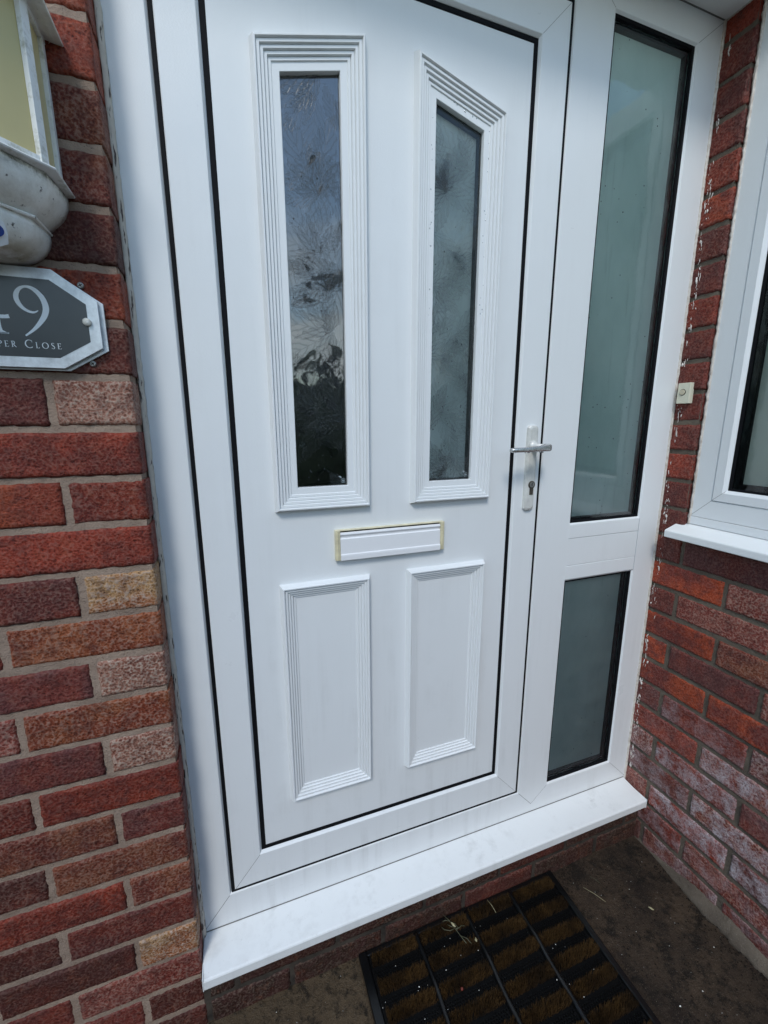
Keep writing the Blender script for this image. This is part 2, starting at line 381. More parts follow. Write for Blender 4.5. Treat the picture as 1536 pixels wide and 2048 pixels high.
# one sheet, with the part by the step finely divided so that it can be uneven
g = MB()
NX, NY = 110, 60
gx0, gx1, gy0, gy1 = -.5, 1.19, -.9, .02
pts = []
for j in range(NY+1):
    for i in range(NX+1):
        x = gx0+(gx1-gx0)*i/NX; y = gy0+(gy1-gy0)*j/NY
        e = min(i, NX-i, j, NY-j)/6.; e = min(1, e)
        z = GZ + e*(.0035*noise.noise(Vector((x*9, y*9, 0))) + .0018*noise.noise(Vector((x*40, y*40, 3))))
        pts.append((x, y, z))
fs = [(j*(NX+1)+i, j*(NX+1)+i+1, (j+1)*(NX+1)+i+1, (j+1)*(NX+1)+i) for j in range(NY) for i in range(NX)]
g.add(pts, fs)
o = [(-80,-90,GZ),(80,-90,GZ),(80,40,GZ),(-80,40,GZ),(gx0,gy0,GZ),(gx1,gy0,GZ),(gx1,gy1,GZ),(gx0,gy1,GZ)]
g.add(o, [(0,1,5,4),(1,2,6,5),(2,3,7,6),(3,0,4,7)])
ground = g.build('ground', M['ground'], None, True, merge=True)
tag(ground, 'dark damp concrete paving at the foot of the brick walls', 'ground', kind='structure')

# ------------------------------------------------------------------ brickwork
PAL = dict(
 red=((.27,.040,.022),(.17,.026,.018)), orange=((.33,.062,.026),(.23,.038,.020)), maroon=((.115,.026,.024),(.17,.030,.022)),
 purple=((.120,.036,.038),(.17,.034,.028)), brown=((.21,.066,.034),(.16,.034,.023)), pink=((.36,.18,.135),(.25,.095,.070)),
 tan=((.46,.28,.14),(.33,.13,.055)), brnor=((.26,.075,.028),(.20,.042,.020)), dark=((.070,.020,.017),(.11,.024,.018)), sooty=((.038,.014,.011),(.024,.014,.011)),
 rosy=((.25,.068,.055),(.20,.036,.028)), fire=((.40,.062,.020),(.19,.032,.026)))
FL = dict(pink=.95, tan=.8, brown=.3, brnor=.3, rosy=.45)
class Bricks:
    def __init__(s): s.v=[]; s.f=[]; s.ca=[]; s.cb=[]; s.fl=[]; s.ef=[]
    def brick(s, P, u0, u1, v0, v1, col, back=.014, tilt=0., ef=0., res=.0036, amp=1.):
        """P(u,v,w): w outward depth (0 = face)"""
        sd_ = random.random()*100
        ju = random.uniform(-.0012,.0012)
        u0 += random.uniform(-.001,.001); u1 += random.uniform(-.001,.001)
        v0 += random.uniform(-.0009,.0009); v1 += random.uniform(-.0009,.0009)
        nu = max(4, int((u1-u0)/res)); nv = max(4, int((v1-v0)/res))
        b0 = len(s.v); proud = random.uniform(-.0012,.0016); tu = random.uniform(-.004,.004)
        for j in range(nv+1):
            for i in range(nu+1):
                # denser rows at the rim
                a = i/nu; c = j/nv
                u = u0+(u1-u0)*a; v = v0+(v1-v0)*c
                eu = min(u-u0, u1-u); ev = min(v-v0, v1-v)
                q = Vector((u*70+sd_, v*70, sd_))
                if eu < 1e-6 or ev < 1e-6:
                    k = .0017*noise.noise(q*1.6)+.0012*noise.noise(q*4)
                    if eu < 1e-6: u += k
                    if ev < 1e-6: v += .8*noise.noise(q*1.3+Vector((9,9,9)))*.0022
                e = min(eu, ev); r = .0042
                drop = 0 if e >= r else r*(1-math.sqrt(max(0, 1-(1-e/r)**2)))*.8
                w = proud + (u-(u0+u1)/2)*tu - drop + amp*(.0008*noise.noise(q*.6) + .0009*noise.noise(q*2.4) + .0006*noise.noise(q*6))
                s.v.append(P(u, v+ (u-(u0+u1)/2)*tilt, w))
        idx = lambda i, j: b0 + j*(nu+1) + i
        for j in range(nv):
            for i in range(nu): s.f.append((idx(i,j), idx(i+1,j), idx(i+1,j+1), idx(i,j+1)))
        rim = [idx(i,0) for i in range(nu+1)] + [idx(nu,j) for j in range(1,nv+1)] + [idx(i,nv) for i in range(nu-1,-1,-1)] + [idx(0,j) for j in range(nv-1,0,-1)]
        bu, bv = [], []
        n = len(rim); b1 = len(s.v)
        per = [(i, 0) for i in range(nu+1)] + [(nu, j) for j in range(1,nv+1)] + [(i, nv) for i in range(nu-1,-1,-1)] + [(0, j) for j in range(nv-1,0,-1)]
        K = max(1, int(back/.012))
        for k in range(1, K+1):
            for (i, j) in per:
                u = u0+(u1-u0)*i/nu; v = v0+(v1-v0)*j/nv; w = -.0042 - (back-.0042)*k/K
                jj = .0007*noise.noise(Vector((u*90, v*90, w*90+sd_)))
                s.v.append(P(u+jj, v+jj, w))
        for k in range(K):
            for m_ in range(n):
                m2 = (m_+1) % n
                A = rim if k == 0 else [b1+(k-1)*n+x for x in range(n)]
                s.f.append((A[m2], A[m_], b1+k*n+m_, b1+k*n+m2))
        ca, cb = PAL[col]; jv = random.uniform(.85,1.15)
        if random.random() < .35: ca, cb = cb, ca
        k_ = random.uniform(.85, 1.1); ca = [ca[0]*jv*1.06, ca[1]*jv, ca[2]*jv*.92]; cb = [cb[0]*jv*k_*1.04, cb[1]*jv*k_, cb[2]*jv*k_*.9]
        cnt = len(s.v)-b0
        s.ca += [ca]*cnt; s.cb += [cb]*cnt; s.fl += [FL.get(col, .16)*random.uniform(.7,1.2)]*cnt; s.ef += [ef]*cnt
    def build(s, name, mat, parent):
        me = bpy.data.meshes.new(name); me.from_pydata(s.v, [], s.f); me.update()
        for nm, arr in (('ca', s.ca), ('cb', s.cb)):
            a = me.attributes.new(nm, 'FLOAT_COLOR', 'POINT'); flat = []
            for c in arr: flat += [c[0], c[1], c[2], 1.]
            a.data.foreach_set('color', flat)
        for nm, arr in (('fl', s.fl), ('ef', s.ef)):
            a = me.attributes.new(nm, 'FLOAT', 'POINT'); a.data.foreach_set('value', arr)
        for p_ in me.polygons: p_.use_smooth = True
        return link(name, me, mat, parent)

WY = -.0565; JL = 1.6986; CX = -.064; JT = .0098          # face plane, bed joint zero, corner, joint thickness
wall = thing('brick_wall', 'red brick wall left of the door, carrying the lamp and the number plate', 'wall', (-.3, 0, GZ))
Bk = Bricks()
PL = lambda u, v, w: (u, WY - w, v)
rows = {-3:('orange','red'), -2:('orange','brown'), -1:('brown','maroon'), 0:('brown','purple'), 1:('dark','maroon'), 2:('orange','red'), 3:('dark','dark'),
 4:('pink','maroon'), 5:('red','red'), 6:('red','orange'), 7:('red','maroon'), 8:('tan','maroon'), 9:('brnor','red'), 10:('pink','purple'), 11:('brnor','rosy'),
 12:('pink','purple'), 13:('red','red'), 14:('purple','brown'), 15:('brown','dark'), 16:('brown','red'), 17:('maroon','dark'), 18:('tan','dark'), 19:('rosy','maroon'), 20:('dark','maroon')}
kinds = ['red','maroon','brown','purple','red','rosy','dark','orange']
for k in range(-9, 21):
    zt, zb = JL-.075*k, JL-.075*(k+1)
    # header rows as read from the wall: odd index from the row under the plate downwards
    rr = rows.get(k+1, (random.choice(kinds), random.choice(kinds)))
    header = (k % 2 == 1)
    xs = [CX, CX-(.101 if header else .213)]
    while xs[-1] > -1.4: xs.append(xs[-1] - .0098 - .2145)
    x1 = CX
    v0, v1 = zb+JT/2, zt-JT/2
    if v1 < GZ: continue
    first = True; n_ = 0
    L_ = .1025 if header else .2140
    while x1 > -1.3:
        col = rr[0] if n_ == 0 else rr[1] if n_ == 1 else random.choice(kinds)
        Bk.brick(PL, x1-L_, x1, v0, v1, col, back=(.060 if n_ == 0 and zb > .27 else .014), res=(.0036 if n_ < 2 else .009))
        x1 -= L_ + .0098; L_ = .2145; n_ += 1
    if zt < .30:                                                # courses that run on under the step
        x = CX + .0098; off = .05 if header else .1645
        L_ = off
        while x < 1.19:
            x2 = min(x+L_, 1.195)
            Bk.brick(PL, x, x2, v0, v1, random.choice(['dark','sooty','sooty','sooty']), res=.005, back=.012)
            x = x2 + .0098; L_ = .2145
Bk.build('brickwork', M['brick'], None); adopt(bpy.data.objects['brickwork'], wall)
def mortar_sheet(P, u0, u1, v0, v1, name, parent, res=.006, amp=.0012, side=None):
    m_ = MB(); nu = int((u1-u0)/res); nv = int((v1-v0)/res)
    pts = []
    for j in range(nv+1):
        for i in range(nu+1):
            u = u0+(u1-u0)*i/nu; v = v0+(v1-v0)*j/nv
            pts.append(P(u, v, -.0030 + amp*noise.noise(Vector((u*60, v*60, 5))) + amp*.6*noise.noise(Vector((u*190, v*190, 1)))))
    m_.add(pts, [(j*(nu+1)+i, j*(nu+1)+i+1, (j+1)*(nu+1)+i+1, (j+1)*(nu+1)+i) for j in range(nv) for i in range(nu)])
    return m_
m1 = mortar_sheet(PL, -.45, CX-.0035, .10, 2.4, 'mortar', wall)
m2 = mortar_sheet(PL, CX-.003, 1.19, .10, .285, 'mortar', wall)
adopt(m2.build('plinth_mortar', M['sooty_mortar'], None, True, fixn=False), wall)
PR = lambda u, v, w: (CX + w, u, v)
m3 = mortar_sheet(PR, WY+.003, .03, .27, 2.4, 'mortar', wall)
m1.add(m3.v, m3.f)
m1.add([(-1.4,WY+.0042,.1),(-.45,WY+.0042,.1),(-.45,WY+.0042,2.4),(-1.4,WY+.0042,2.4)], [(0,1,2,3)])
m1.box(-1.4, CX-.006, WY+.012, .25, .05, 2.45)
m1.box(CX-.006, 1.19, WY+.010, .25, .05, .268)
adopt(m1.build('mortar', M['mortar'], None, True, fixn=False), wall)

# right hand wall, square to the door
RX = 1.174; JR = 1.631
rwall = thing('brick_wall', 'damp red brick wall right of the door, with the bell push and window in it', 'wall', (1.25, -.4, GZ))
Bk = Bricks()
PRW = lambda u, v, w: (RX - w, -u, v)      # u runs towards the camera
rk = {7:('maroon','purple','maroon'), 8:('fire','rosy','red'), 9:('purple','rosy','fire'), 10:('fire','brown','maroon'), 11:('fire','purple','rosy'), 12:('fire','fire','red'),
 13:('maroon','red','rosy'), 14:('red','rosy','maroon'), 15:('rosy','red','purple'), 16:('maroon','rosy','rosy'), 17:('rosy','red','maroon'), 18:('red','rosy','maroon'), 19:('dark','rosy','maroon')}
for k in range(-9, 20):
    zt, zb = JR-.075*k, JR-.075*(k+1); v0, v1 = zb+JT/2, zt-JT/2
    odd = k % 2 == 1
    u = -.012; ends = [.070, .293, .516, .74, .96, 1.19, 1.41] if odd else [.185, .408, .632, .855, 1.08, 1.3, 1.5]
    cols = rk.get(k, None); n_ = 0
    for e in ends:
        if zb > 1.09 and e > .0690: e = .0690
        c_ = cols[n_] if cols and n_ < 3 else random.choice(['red','maroon','fire','rosy','purple'])
        if zb > 1.09: c_ = random.choice(['red','red','maroon','maroon','fire'])
        ef = 0 if k < 13 else (.9 if (n_ == 1 and k in (14,15,16)) else random.choice([.1,.35,.5]))
        if k in (16,17) and n_ >= 1: ef = 1.
        Bk.brick(PRW, u, e, v0, v1, c_, back=(.03 if zb > 1.09 else .014), ef=ef, res=(.0036 if u < .45 else .009))
        u = e + .0098; n_ += 1
        if zb > 1.09: break
adopt(Bk.build('brickwork', M['brick_side'], None), rwall)
m1 = mortar_sheet(PRW, -.012, .55, .10, 1.115, 'mortar', rwall)
m2 = mortar_sheet(PRW, -.012, .0688, 1.115, 2.30, 'mortar', rwall)
m1.add(m2.v, m2.f)
m1.box(RX+.010, RX+.26, -1.45, -.55, .05, 1.12); m1.box(RX+.0102, RX+.26, -.55, .05, .05, 1.09)
m1.box(RX+.0045, RX+.26, -.0672, .05, 1.116, 2.32)
m1.add([(RX+.0042,-1.45,.1),(RX+.0042,-.55,.1),(RX+.0042,-.55,1.12),(RX+.0042,-1.45,1.12)], [(0,1,2,3)])
adopt(m1.build('mortar', M['mortar_dark'], None, True, fixn=False), rwall)
# rough mortar ledge along the foot of the right wall
mf = MB(); rings = []
for i in range(120):
    y = -.05 - .9*i/119; q = Vector((y*30, 1, 1)); a = .020+.008*noise.noise(q)+.004*noise.noise(q*4); h = .030+.012*noise.noise(q*.8+Vector((5,0,0)))+.004*noise.noise(q*5)
    sc = min(1, max(.05, (-y-.1)/.15))
    rings.append([(RX+.004, y, GZ-.01), (RX-a*sc*1.15, y, GZ-.004), (RX-a*sc*.9, y, GZ+h*.22*sc), (RX-a*sc*.45, y, GZ+h*.75*sc), (RX+.003, y, GZ+h*sc+.004)])
mf.loft(rings, False); adopt(mf.build('mortar_ledge', M['mortar_dark'], None, True), rwall)

# ------------------------------------------------------------------ door frame with side light
fr = thing('door_surround', 'white plastic frame around the door with tall obscured side glass and a sloping sill', 'door frame', (.55, 0, .27))
FY = 0.0
mb = MB()
def member(x0, x1, z0, z1, yb=.05): mb.box(x0, x1, FY, yb, z0, z1)
bev = .0045
def lip(poly, parent_mb, d0=0.0):
    """sloped, slightly rounded inner edge of a frame opening; poly = face edge of the opening"""
    sweep(parent_mb, poly, [(-.0, FY), (.0008, FY+.0003), (.0042, FY+.0042), (.0048, FY+.006), (.0048, FY+.03)])
# opening edges on the face
Xg1, Xg2, Zg1, Zg2 = -.0030, .7635, .3840, 2.2130     # door opening (face edge)
s1, s2 = .860, 1.1005
fL, fR, fB, fT = -.0625, 1.1735, .309, 2.281
def ringbox(op, out): sweep(mb, out, [(0, FY), ])
# face polygons: mitred members
def face(pts): mb.add([(x, FY, z) for x, z in pts], [tuple(range(len(pts)))])
dm = (fL, fR, fB, fT)
sl = [(s1, .3807), (s2, .3807), (s2, 1.0068), (s1, 1.0068)]; su = [(s1, 1.1533), (s2, 1.1533), (s2, 2.222), (s1, 2.222)]
mp = (.8087, .3346)                                    # arrow-shaped foot of the mullion
face([(fL,fB),(Xg1,Zg1),(Xg1,Zg2),(fL,fT)])           # left jamb
face([(fL,fB),(fR,fB),(s2,.3807),(s1,.3807),mp,(Xg2,Zg1),(Xg1,Zg1)])   # bottom rail
face([(fL,fT),(Xg1,Zg2),(Xg2,Zg2),(.8087,2.262),(s1,2.222),(s2,2.222),(fR,fT)])
face([(fR,fB),(fR,fT),(s2,2.222),(s2,1.1533),(s2,1.0068),(s2,.3807)])
face([mp,(s1,.3807),(s1,1.0068),(s1,1.1533),(s1,2.222),(.8087,2.262),(Xg2,Zg2),(Xg2,Zg1)])
for op in (rect(Xg1,Xg2,Zg1,Zg2), su, sl): lip(op, mb)
# outer edges
mb.loft([[(x,FY,z) for x,z in rect(*dm)], [(x,.06,z) for x,z in rect(*dm)]])
adopt(mb.build('outer_frame', M['frame'], None, merge=True, fixn=True), fr)
# mitre joints: thin recessed dark lines
mb = MB()
def seam(a, b, w=.0007, y=FY-.0004, m_=None):
    m_ = m_ or mb
    a, b = Vector(a), Vector(b); d = (b-a).normalized(); nrm = Vector((-d.y, d.x))*w/2
    m_.add([(q.x, y, q.y) for q in (a-nrm, b-nrm, b+nrm, a+nrm)], [(0,1,2,3)])
seam((fL+.001,fB+.001),(Xg1,Zg1), .0010); seam((fR-.001,fB+.001),(s2,.3807)); seam((fR,fT),(s2,2.222)); seam(mp,(s1,.3807)); seam(mp,(Xg2,Zg1), .0010)
seam((Xg2,Zg2),(.8087,2.262)); seam((.8087,2.262),(s1,2.222))
M['seam'] = simple('dirty_joint', (.16,.16,.15), .7)
split_build(mb, 'mitre_joint', M['seam'], fr)
# transom with two bead strips
mb = MB()
mb.box(s1+.0002, s2-.0002, FY+.0006, .04, 1.0452, 1.1168)
adopt(mb.build('transom', M['frame'], None, bevel=.0008), fr)
for za, zb in ((1.1176, 1.1533), (1.0068, 1.0444)):
    mb = MB(); mb.box(s1+.0002, s2-.0002, FY+.0002, .04, za, zb)
    adopt(mb.build('glazing_bead', M['frame'], None, bevel=.0016), fr)
# black seal behind the gap between frame and door
mb = MB(); sweep(mb, rect(Xg1+.0046,Xg2-.0046,Zg1+.0046,Zg2-.0046), [(0, .0030), (.0006, .0006), (.0055, .0002), (.0075,.0006), (.0080,.012)])
adopt(mb.build('weather_seal', M['gasket'], None), fr)
# side light glazing
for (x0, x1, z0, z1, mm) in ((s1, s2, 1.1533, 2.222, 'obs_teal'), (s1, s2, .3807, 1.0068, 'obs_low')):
    a, b, c, d = x0+.0045, x1-.0045, z0+.0045, z1-.0045
    m_ = MB(); sweep(m_, rect(a,b,c,d), [(0,.004),(.0012,.0042),(.0045,.0062),(.0050,.012)])
    adopt(m_.build('gasket', M['gasket'], None), fr)
    m_ = MB(); m_.add([(a,.0115,c),(b,.0115,c),(b,.0115,d),(a,.0115,d)], [(0,1,2,3)])
    pane = adopt(m_.build('glass_pane', M['glass_soft'] if z1 > 2 else M['glass_fog'], None), fr)
    m_ = MB(); rings = []
    sweep(m_, rect(a,b,c,d), [(.003,.0165),(.0095,.0165),(.0105,.026)])
    adopt(m_.build('spacer_bar', M['spacer'], None), fr)
    m_ = MB(); m_.add([(a,.026,c),(b,.026,c),(b,.026,d),(a,.026,d)], [(0,1,2,3)])
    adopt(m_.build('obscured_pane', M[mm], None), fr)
    m_ = MB(); m_.add([(x0,.05,z0),(x1,.05,z0),(x1,.05,z1),(x0,.05,z1)], [(0,1,2,3)])
# sill
mb = MB()
prof = [(.02,.318),(.002,.3075),(-.004,.3062),(-.0795,.2972),(-.0820,.2960),(-.0834,.2935),(-.0834,.2742),(-.0820,.2722),(-.0785,.2722),(-.0775,.2760),(-.05,.277),(.02,.277)]
ringsL = [[(x, y, z) for y, z in prof] for x in (-.0608, -.0598, .2, .55, .9, 1.1665, 1.1675)]
ringsL[0] = [(-.0608, y*.99, z-.0004 if z > .28 else z+.0004) for y, z in prof]; ringsL[-1] = [(1.1675, y*.99, z-.0004 if z > .28 else z+.0004) for y, z in prof]
mb.loft(ringsL, True, True); adopt(mb.build('sill', M['sill'], None), fr)
mb = MB(); mb.box(-.0625, -.0608, -.0836, .0, .2715, .3005); adopt(mb.build('sill_end_cap', M['sill'], None, bevel=.0004), fr)
mb = MB(); mb.box(1.1675, 1.1690, -.0838, .0, .2710, .3005); adopt(mb.build('sill_end_cap', M['sill'], None, bevel=.0004), fr)
mb = MB(); mb.box(-.060, 1.1665, -.0010, .0006, .3068, .3084); adopt(mb.build('dirt_line', M['seam'], None), fr)
# sealant beads
def bead(P, z0, z1, w, name, mat, amp=1., n=260, parent=None, lump=.0011):
    m_ = MB(); rings = []
    for i in range(n+1):
        z = z0+(z1-z0)*i/n; q = Vector((z*80, 2, 3)); a = amp*(lump*noise.noise(q)+lump*.7*noise.noise(q*3.1)); b_ = amp*lump*1.2*noise.noise(q*1.3+Vector((7,7,7)))
        rings.append([P(-.001, z, -.004), P(0+b_*.4, z, .003+a*.6), P(w*.3, z, .0030+a), P(w*.65+b_, z, .0022+b_), P(w+b_, z, -.0002), P(w+b_, z, -.003)])
    m_.loft(rings, False); return adopt(m_.build(name, mat, None, True), parent)
bead(lambda a, z, b: (CX-.0005+a, -.0055-b*1.4, z), .275, 2.281, .0078, 'sealant_bead', M['sealant'], 1.0, 420, fr, .0009)
bead(lambda a, z, b: (RX+.0005-a, -.0010-b, z), .30, 2.281, .0052, 'sealant_bead', M['sealant2'], 1., 420, fr)
# smears of sealant on the bricks beside the bead
def smears(name, ys, zr, n, parent, sx=1.):
    m_ = MB()
    for i in range(n):
        
        if i % 6 == 0: zc_ = random.uniform(*zr); yc_ = random.gauss(0, .003); sp_ = random.uniform(.006,.05)
        z = min(max(random.gauss(zc_, sp_), zr[0]), zr[1]); y = ys + yc_ + random.gauss(0, .0022); L_ = random.uniform(.0015,.0085); w = random.uniform(.0003,.0009)*(2.6 if random.random() < .12 else 1); a = random.gauss(0,.5)
        c0 = Vector((RX-.0006, y, z)); pts = []
        for k in range(7):
            s_ = (k/6-.5)*L_*2; pts.append(c0+Vector((random.uniform(-.0003,.0002), math.sin(a)*s_*.4+random.uniform(-.0003,.0003), math.cos(a)*s_)))
        m_.tube(pts, [w*(.3+.9*math.sin(math.pi*(k+.5)/7)*random.uniform(.6,1.2)) for k in range(7)], 6)
    o = m_.build(name, M['sealant_gloss'], None, True); o['kind'] = 'stuff'; return adopt(o, parent)
M['sealant_gloss'] = simple('glossy_sealant', (.68,.63,.58), .22)
random.seed(21)
smears('sealant_smear', -.014, (.36, .80), 110, rwall)
smears('sealant_smear', -.016, (.80, 1.12), 26, rwall)
smears('sealant_smear', -.016, (1.14, 2.24), 150, rwall)

# ------------------------------------------------------------------ the door
door = thing('front_door', 'white plastic front door with two tall patterned glass lights and a letter plate', 'door', (.38, 0, .3925))
X0, X1, Z0, Z1 = .0088, .7528, .3950, 2.2022       # outer edge of the sash
x0, x1, z0, z1 = .0662, .6885, .4662, 2.1350      # start of the inner slope
mb = MB(); SY = -.0008
out = rect(X0, X1, Z0, Z1)
def face2(pts): mb.add([(x, SY, z) for x, z in pts], [tuple(range(len(pts)))])
b_ = .0015
A = rect(X0+b_, X1-b_, Z0+b_, Z1-b_); B = rect(x0, x1, z0, z1)
for i in range(4): face2([A[i], A[(i+1)%4], B[(i+1)%4], B[i]])
mb.loft([[(x, SY, z) for x, z in A], [(x, SY+.0015, z) for x, z in out], [(x, .03, z) for x, z in out]])
sweep(mb, B, [(0, SY), (.0008, SY+.0004), (.0048, SY+.0062), (.0055, SY+.0085), (.0055, .02)])
adopt(mb.build('sash', M['frame'], None, merge=True), door)
mb = MB()
for i, w in ((0,.0008),(1,.0006),(2,.0006),(3,.0005)): seam(A[i], B[i], w, SY-.0003, mb)
split_build(mb, 'mitre_joint', M['seam'], door)
mb = MB(); sweep(mb, rect(x0+.0052,x1-.0052,z0+.0052,z1-.0052), [(0,.0055),(.001,.0046),(.0080,.0050),(.0092,.0062),(.0098,.014)])
adopt(mb.build('gasket', M['gasket'], None), door)
PY = .0065
gl = [(.1868,1.2830),(.2882,1.2830),(.2882,1.9870),(.1868,1.9625)]
gr = [(.4690,1.2825),(.5722,1.2825),(.5722,1.9560),(.4690,1.9865)]
ll = rect(.1415,.3315,.5795,1.0895); lr = rect(.4170,.6155,.5795,1.0895)
bm = bmesh.new()
loops = [rect(x0+.0135, x1-.0135, z0+.0135, z1-.0135), inset(gl, -.02), inset(gr, -.02)]
for lp in loops:
    vs_ = [bm.verts.new((p_[0], PY, p_[1])) for p_ in lp]
    for i in range(len(vs_)): bm.edges.new((vs_[i], vs_[(i+1) % len(vs_)]))
bmesh.ops.triangle_fill(bm, use_beauty=True, use_dissolve=False, edges=bm.edges, normal=(0,-1,0))
me = bpy.data.meshes.new('door_panel'); bm.to_mesh(me); bm.free()
adopt(link('door_panel', me, M['panel']), door)
M['moulding'] = mat_upvc('white_moulding', (.76,.785,.79), .40, .6, .08)
def reeds(start, n, pitch, ytop, drop):
    pr = []; d = start; y = ytop
    for i in range(n):
        pr += [(d, y+.0014), (d+pitch*.16, y), (d+pitch*.80, y+.0001), (d+pitch*.97, y+drop*.75)]
        d += pitch; y += drop
    return pr, d, y
# upper mouldings: outer slope, ridge, reeds stepping in, flat margin to the glass
for g_, nm in ((gl, 'moulding'), (gr, 'moulding')):
    base = inset(g_, -.0455)
    rp, d, y = reeds(.0095, 4, .0060, PY-.0122, .0032)
    prof = [(0, PY+.001), (.0004, PY-.0016), (.0044, PY-.0140), (.0058, PY-.0156), (.0080, PY-.0156), (.0090, PY-.0138)] + rp + [(d+.0005, PY-.0004), (.0450, PY-.0004), (.0457, PY+.0006), (.0459, PY+.012)]
    m_ = MB(); sweep(m_, base, prof); adopt(m_.build(nm, M['moulding'], None), door)
for r_ in (ll, lr):
    rp, d, y = reeds(.0098, 4, .0054, PY-.0115, .0031)
    prof = [(0, PY+.001), (.0004, PY-.0016), (.0046, PY-.0138), (.0060, PY-.0150), (.0080, PY-.0148), (.0090, PY-.0130)] + rp + [(d+.0008, PY-.0002), (d+.0030, PY+.0008)]
    m_ = MB(); sweep(m_, r_, prof); adopt(m_.build('moulding', M['moulding'], None), door)

# glazing of the door with a pressed leaf pattern
def leaf_mesh(poly, n, seed, y, name, scale=1.):
    rnd = random.Random(seed); vs_, fs_, uvs, lf = [], [], [], []
    xa = min(p_[0] for p_ in poly); xb = max(p_[0] for p_ in poly); za = min(p_[1] for p_ in poly); zb = max(p_[1] for p_ in poly)
    for k in range(n):
        cx, cz = rnd.uniform(xa-.01, xb+.01), za + (zb-za)*(k+rnd.random())/n
        nl = rnd.choice([1, 3, 5, 5]); a0 = rnd.uniform(0, 2*math.pi); yk = y - .00004*k; val = rnd.uniform(.25, 1.)
        for q in range(nl):
            a = a0 + (q-(nl-1)/2)*R(38); L_ = rnd.uniform(.045,.075)*scale*(1-.12*abs(q-(nl-1)/2)); W = L_*rnd.uniform(.17,.23); yk -= .000008
            S_ = 16; b0 = len(vs_)
            for i in range(S_+1):
                s_ = i/S_; w = W*(math.sin(math.pi*s_**.8)**.85) * (1 + .10*math.sin(s_*60)) if 0 < s_ < 1 else 0
                bend = .10*L_*math.sin(s_*2)
                for v in (-1, 0, 1):
                    lx, lz = s_*L_, v*w + bend
                    vs_.append((cx+lx*math.cos(a)-lz*math.sin(a), yk, cz+lx*math.sin(a)+lz*math.cos(a))); uvs.append((s_, v)); lf.append(val)
            for i in range(S_):
                for j in (0, 1): fs_.append((b0+i*3+j, b0+i*3+j+1, b0+(i+1)*3+j+1, b0+(i+1)*3+j))
    # keep only what lies on the pane
    def ok(f): return all(xa-.012 < vs_[i][0] < xb+.012 and za-.012 < vs_[i][2] < zb+.004 for i in f)
    fs_ = [f for f in fs_ if ok(f)]
    me = bpy.data.meshes.new(name); me.from_pydata(vs_, [], fs_); me.update()
    u = me.uv_layers.new(name='UVMap')
    for l in me.loops: u.data[l.index].uv = uvs[l.vertex_index]
    at = me.attributes.new('lf', 'FLOAT', 'POINT'); at.data.foreach_set('value', lf)
    return link(name, me, M['leaf'])
for g_, mm, sd_ in ((gl, 'obs_shade_painted', 5), (gr, 'obs_light_painted', 11)):
    big = inset(g_, -.0025)
    m_ = MB(); m_.add([(p_[0], .0150, p_[1]) for p_ in big], [(0,1,2,3)])
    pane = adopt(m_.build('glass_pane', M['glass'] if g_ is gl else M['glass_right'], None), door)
    adopt(leaf_mesh(g_, 20, sd_, .0146, 'leaf_pattern', 2.0), door)
    m_ = MB(); sweep(m_, big, [(.0, .0165), (.0052, .0165), (.0058, .03)]); adopt(m_.build('spacer_bar', M['spacer'], None), door)
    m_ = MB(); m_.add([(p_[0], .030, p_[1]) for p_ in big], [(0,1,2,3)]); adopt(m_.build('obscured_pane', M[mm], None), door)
    # etched maker's ring in the lower right corner of the pane
    cx, cz = g_[1][0]-.0085, 1.2925; m_ = MB()
    for ra, rb, th in ((.0040,.0046,(20,340)),):
        for s_ in ((20,165),(195,340)):
            rg = [[(cx+r_*math.cos(R(a)), .01435, cz+r_*math.sin(R(a))) for r_ in (ra, rb)] for a in range(s_[0], s_[1]+1, 12)]
            m_.loft(rg, False)
    m_.add([(cx-.0030,.01435,cz-.0007),(cx+.0030,.01435,cz-.0007),(cx+.0030,.01435,cz+.0007),(cx-.0030,.01435,cz+.0007)], [(0,1,2,3)])
    m_.add([(cx-.0012,.01435,cz+.0018),(cx+.0012,.01435,cz+.0018),(cx+.0012,.01435,cz+.0025),(cx-.0012,.01435,cz+.0025)], [(0,1,2,3)])
    m_.add([(cx-.0012,.01435,cz-.0025),(cx+.0012,.01435,cz-.0025),(cx+.0012,.01435,cz-.0018),(cx-.0012,.01435,cz-.0018)], [(0,1,2,3)])
    m_.add([(cx-.0105,.01435,cz+.0085),(cx-.0060,.01435,cz+.0098),(cx-.0030,.01435,cz+.0070),(cx-.0045,.01435,cz+.0050),(cx-.0075,.01435,cz+.0072)], [(0,1,2,3,4)])
    adopt(m_.build('etched_mark', simple('etched_mark', (.30,.36,.38), .5), None), door)

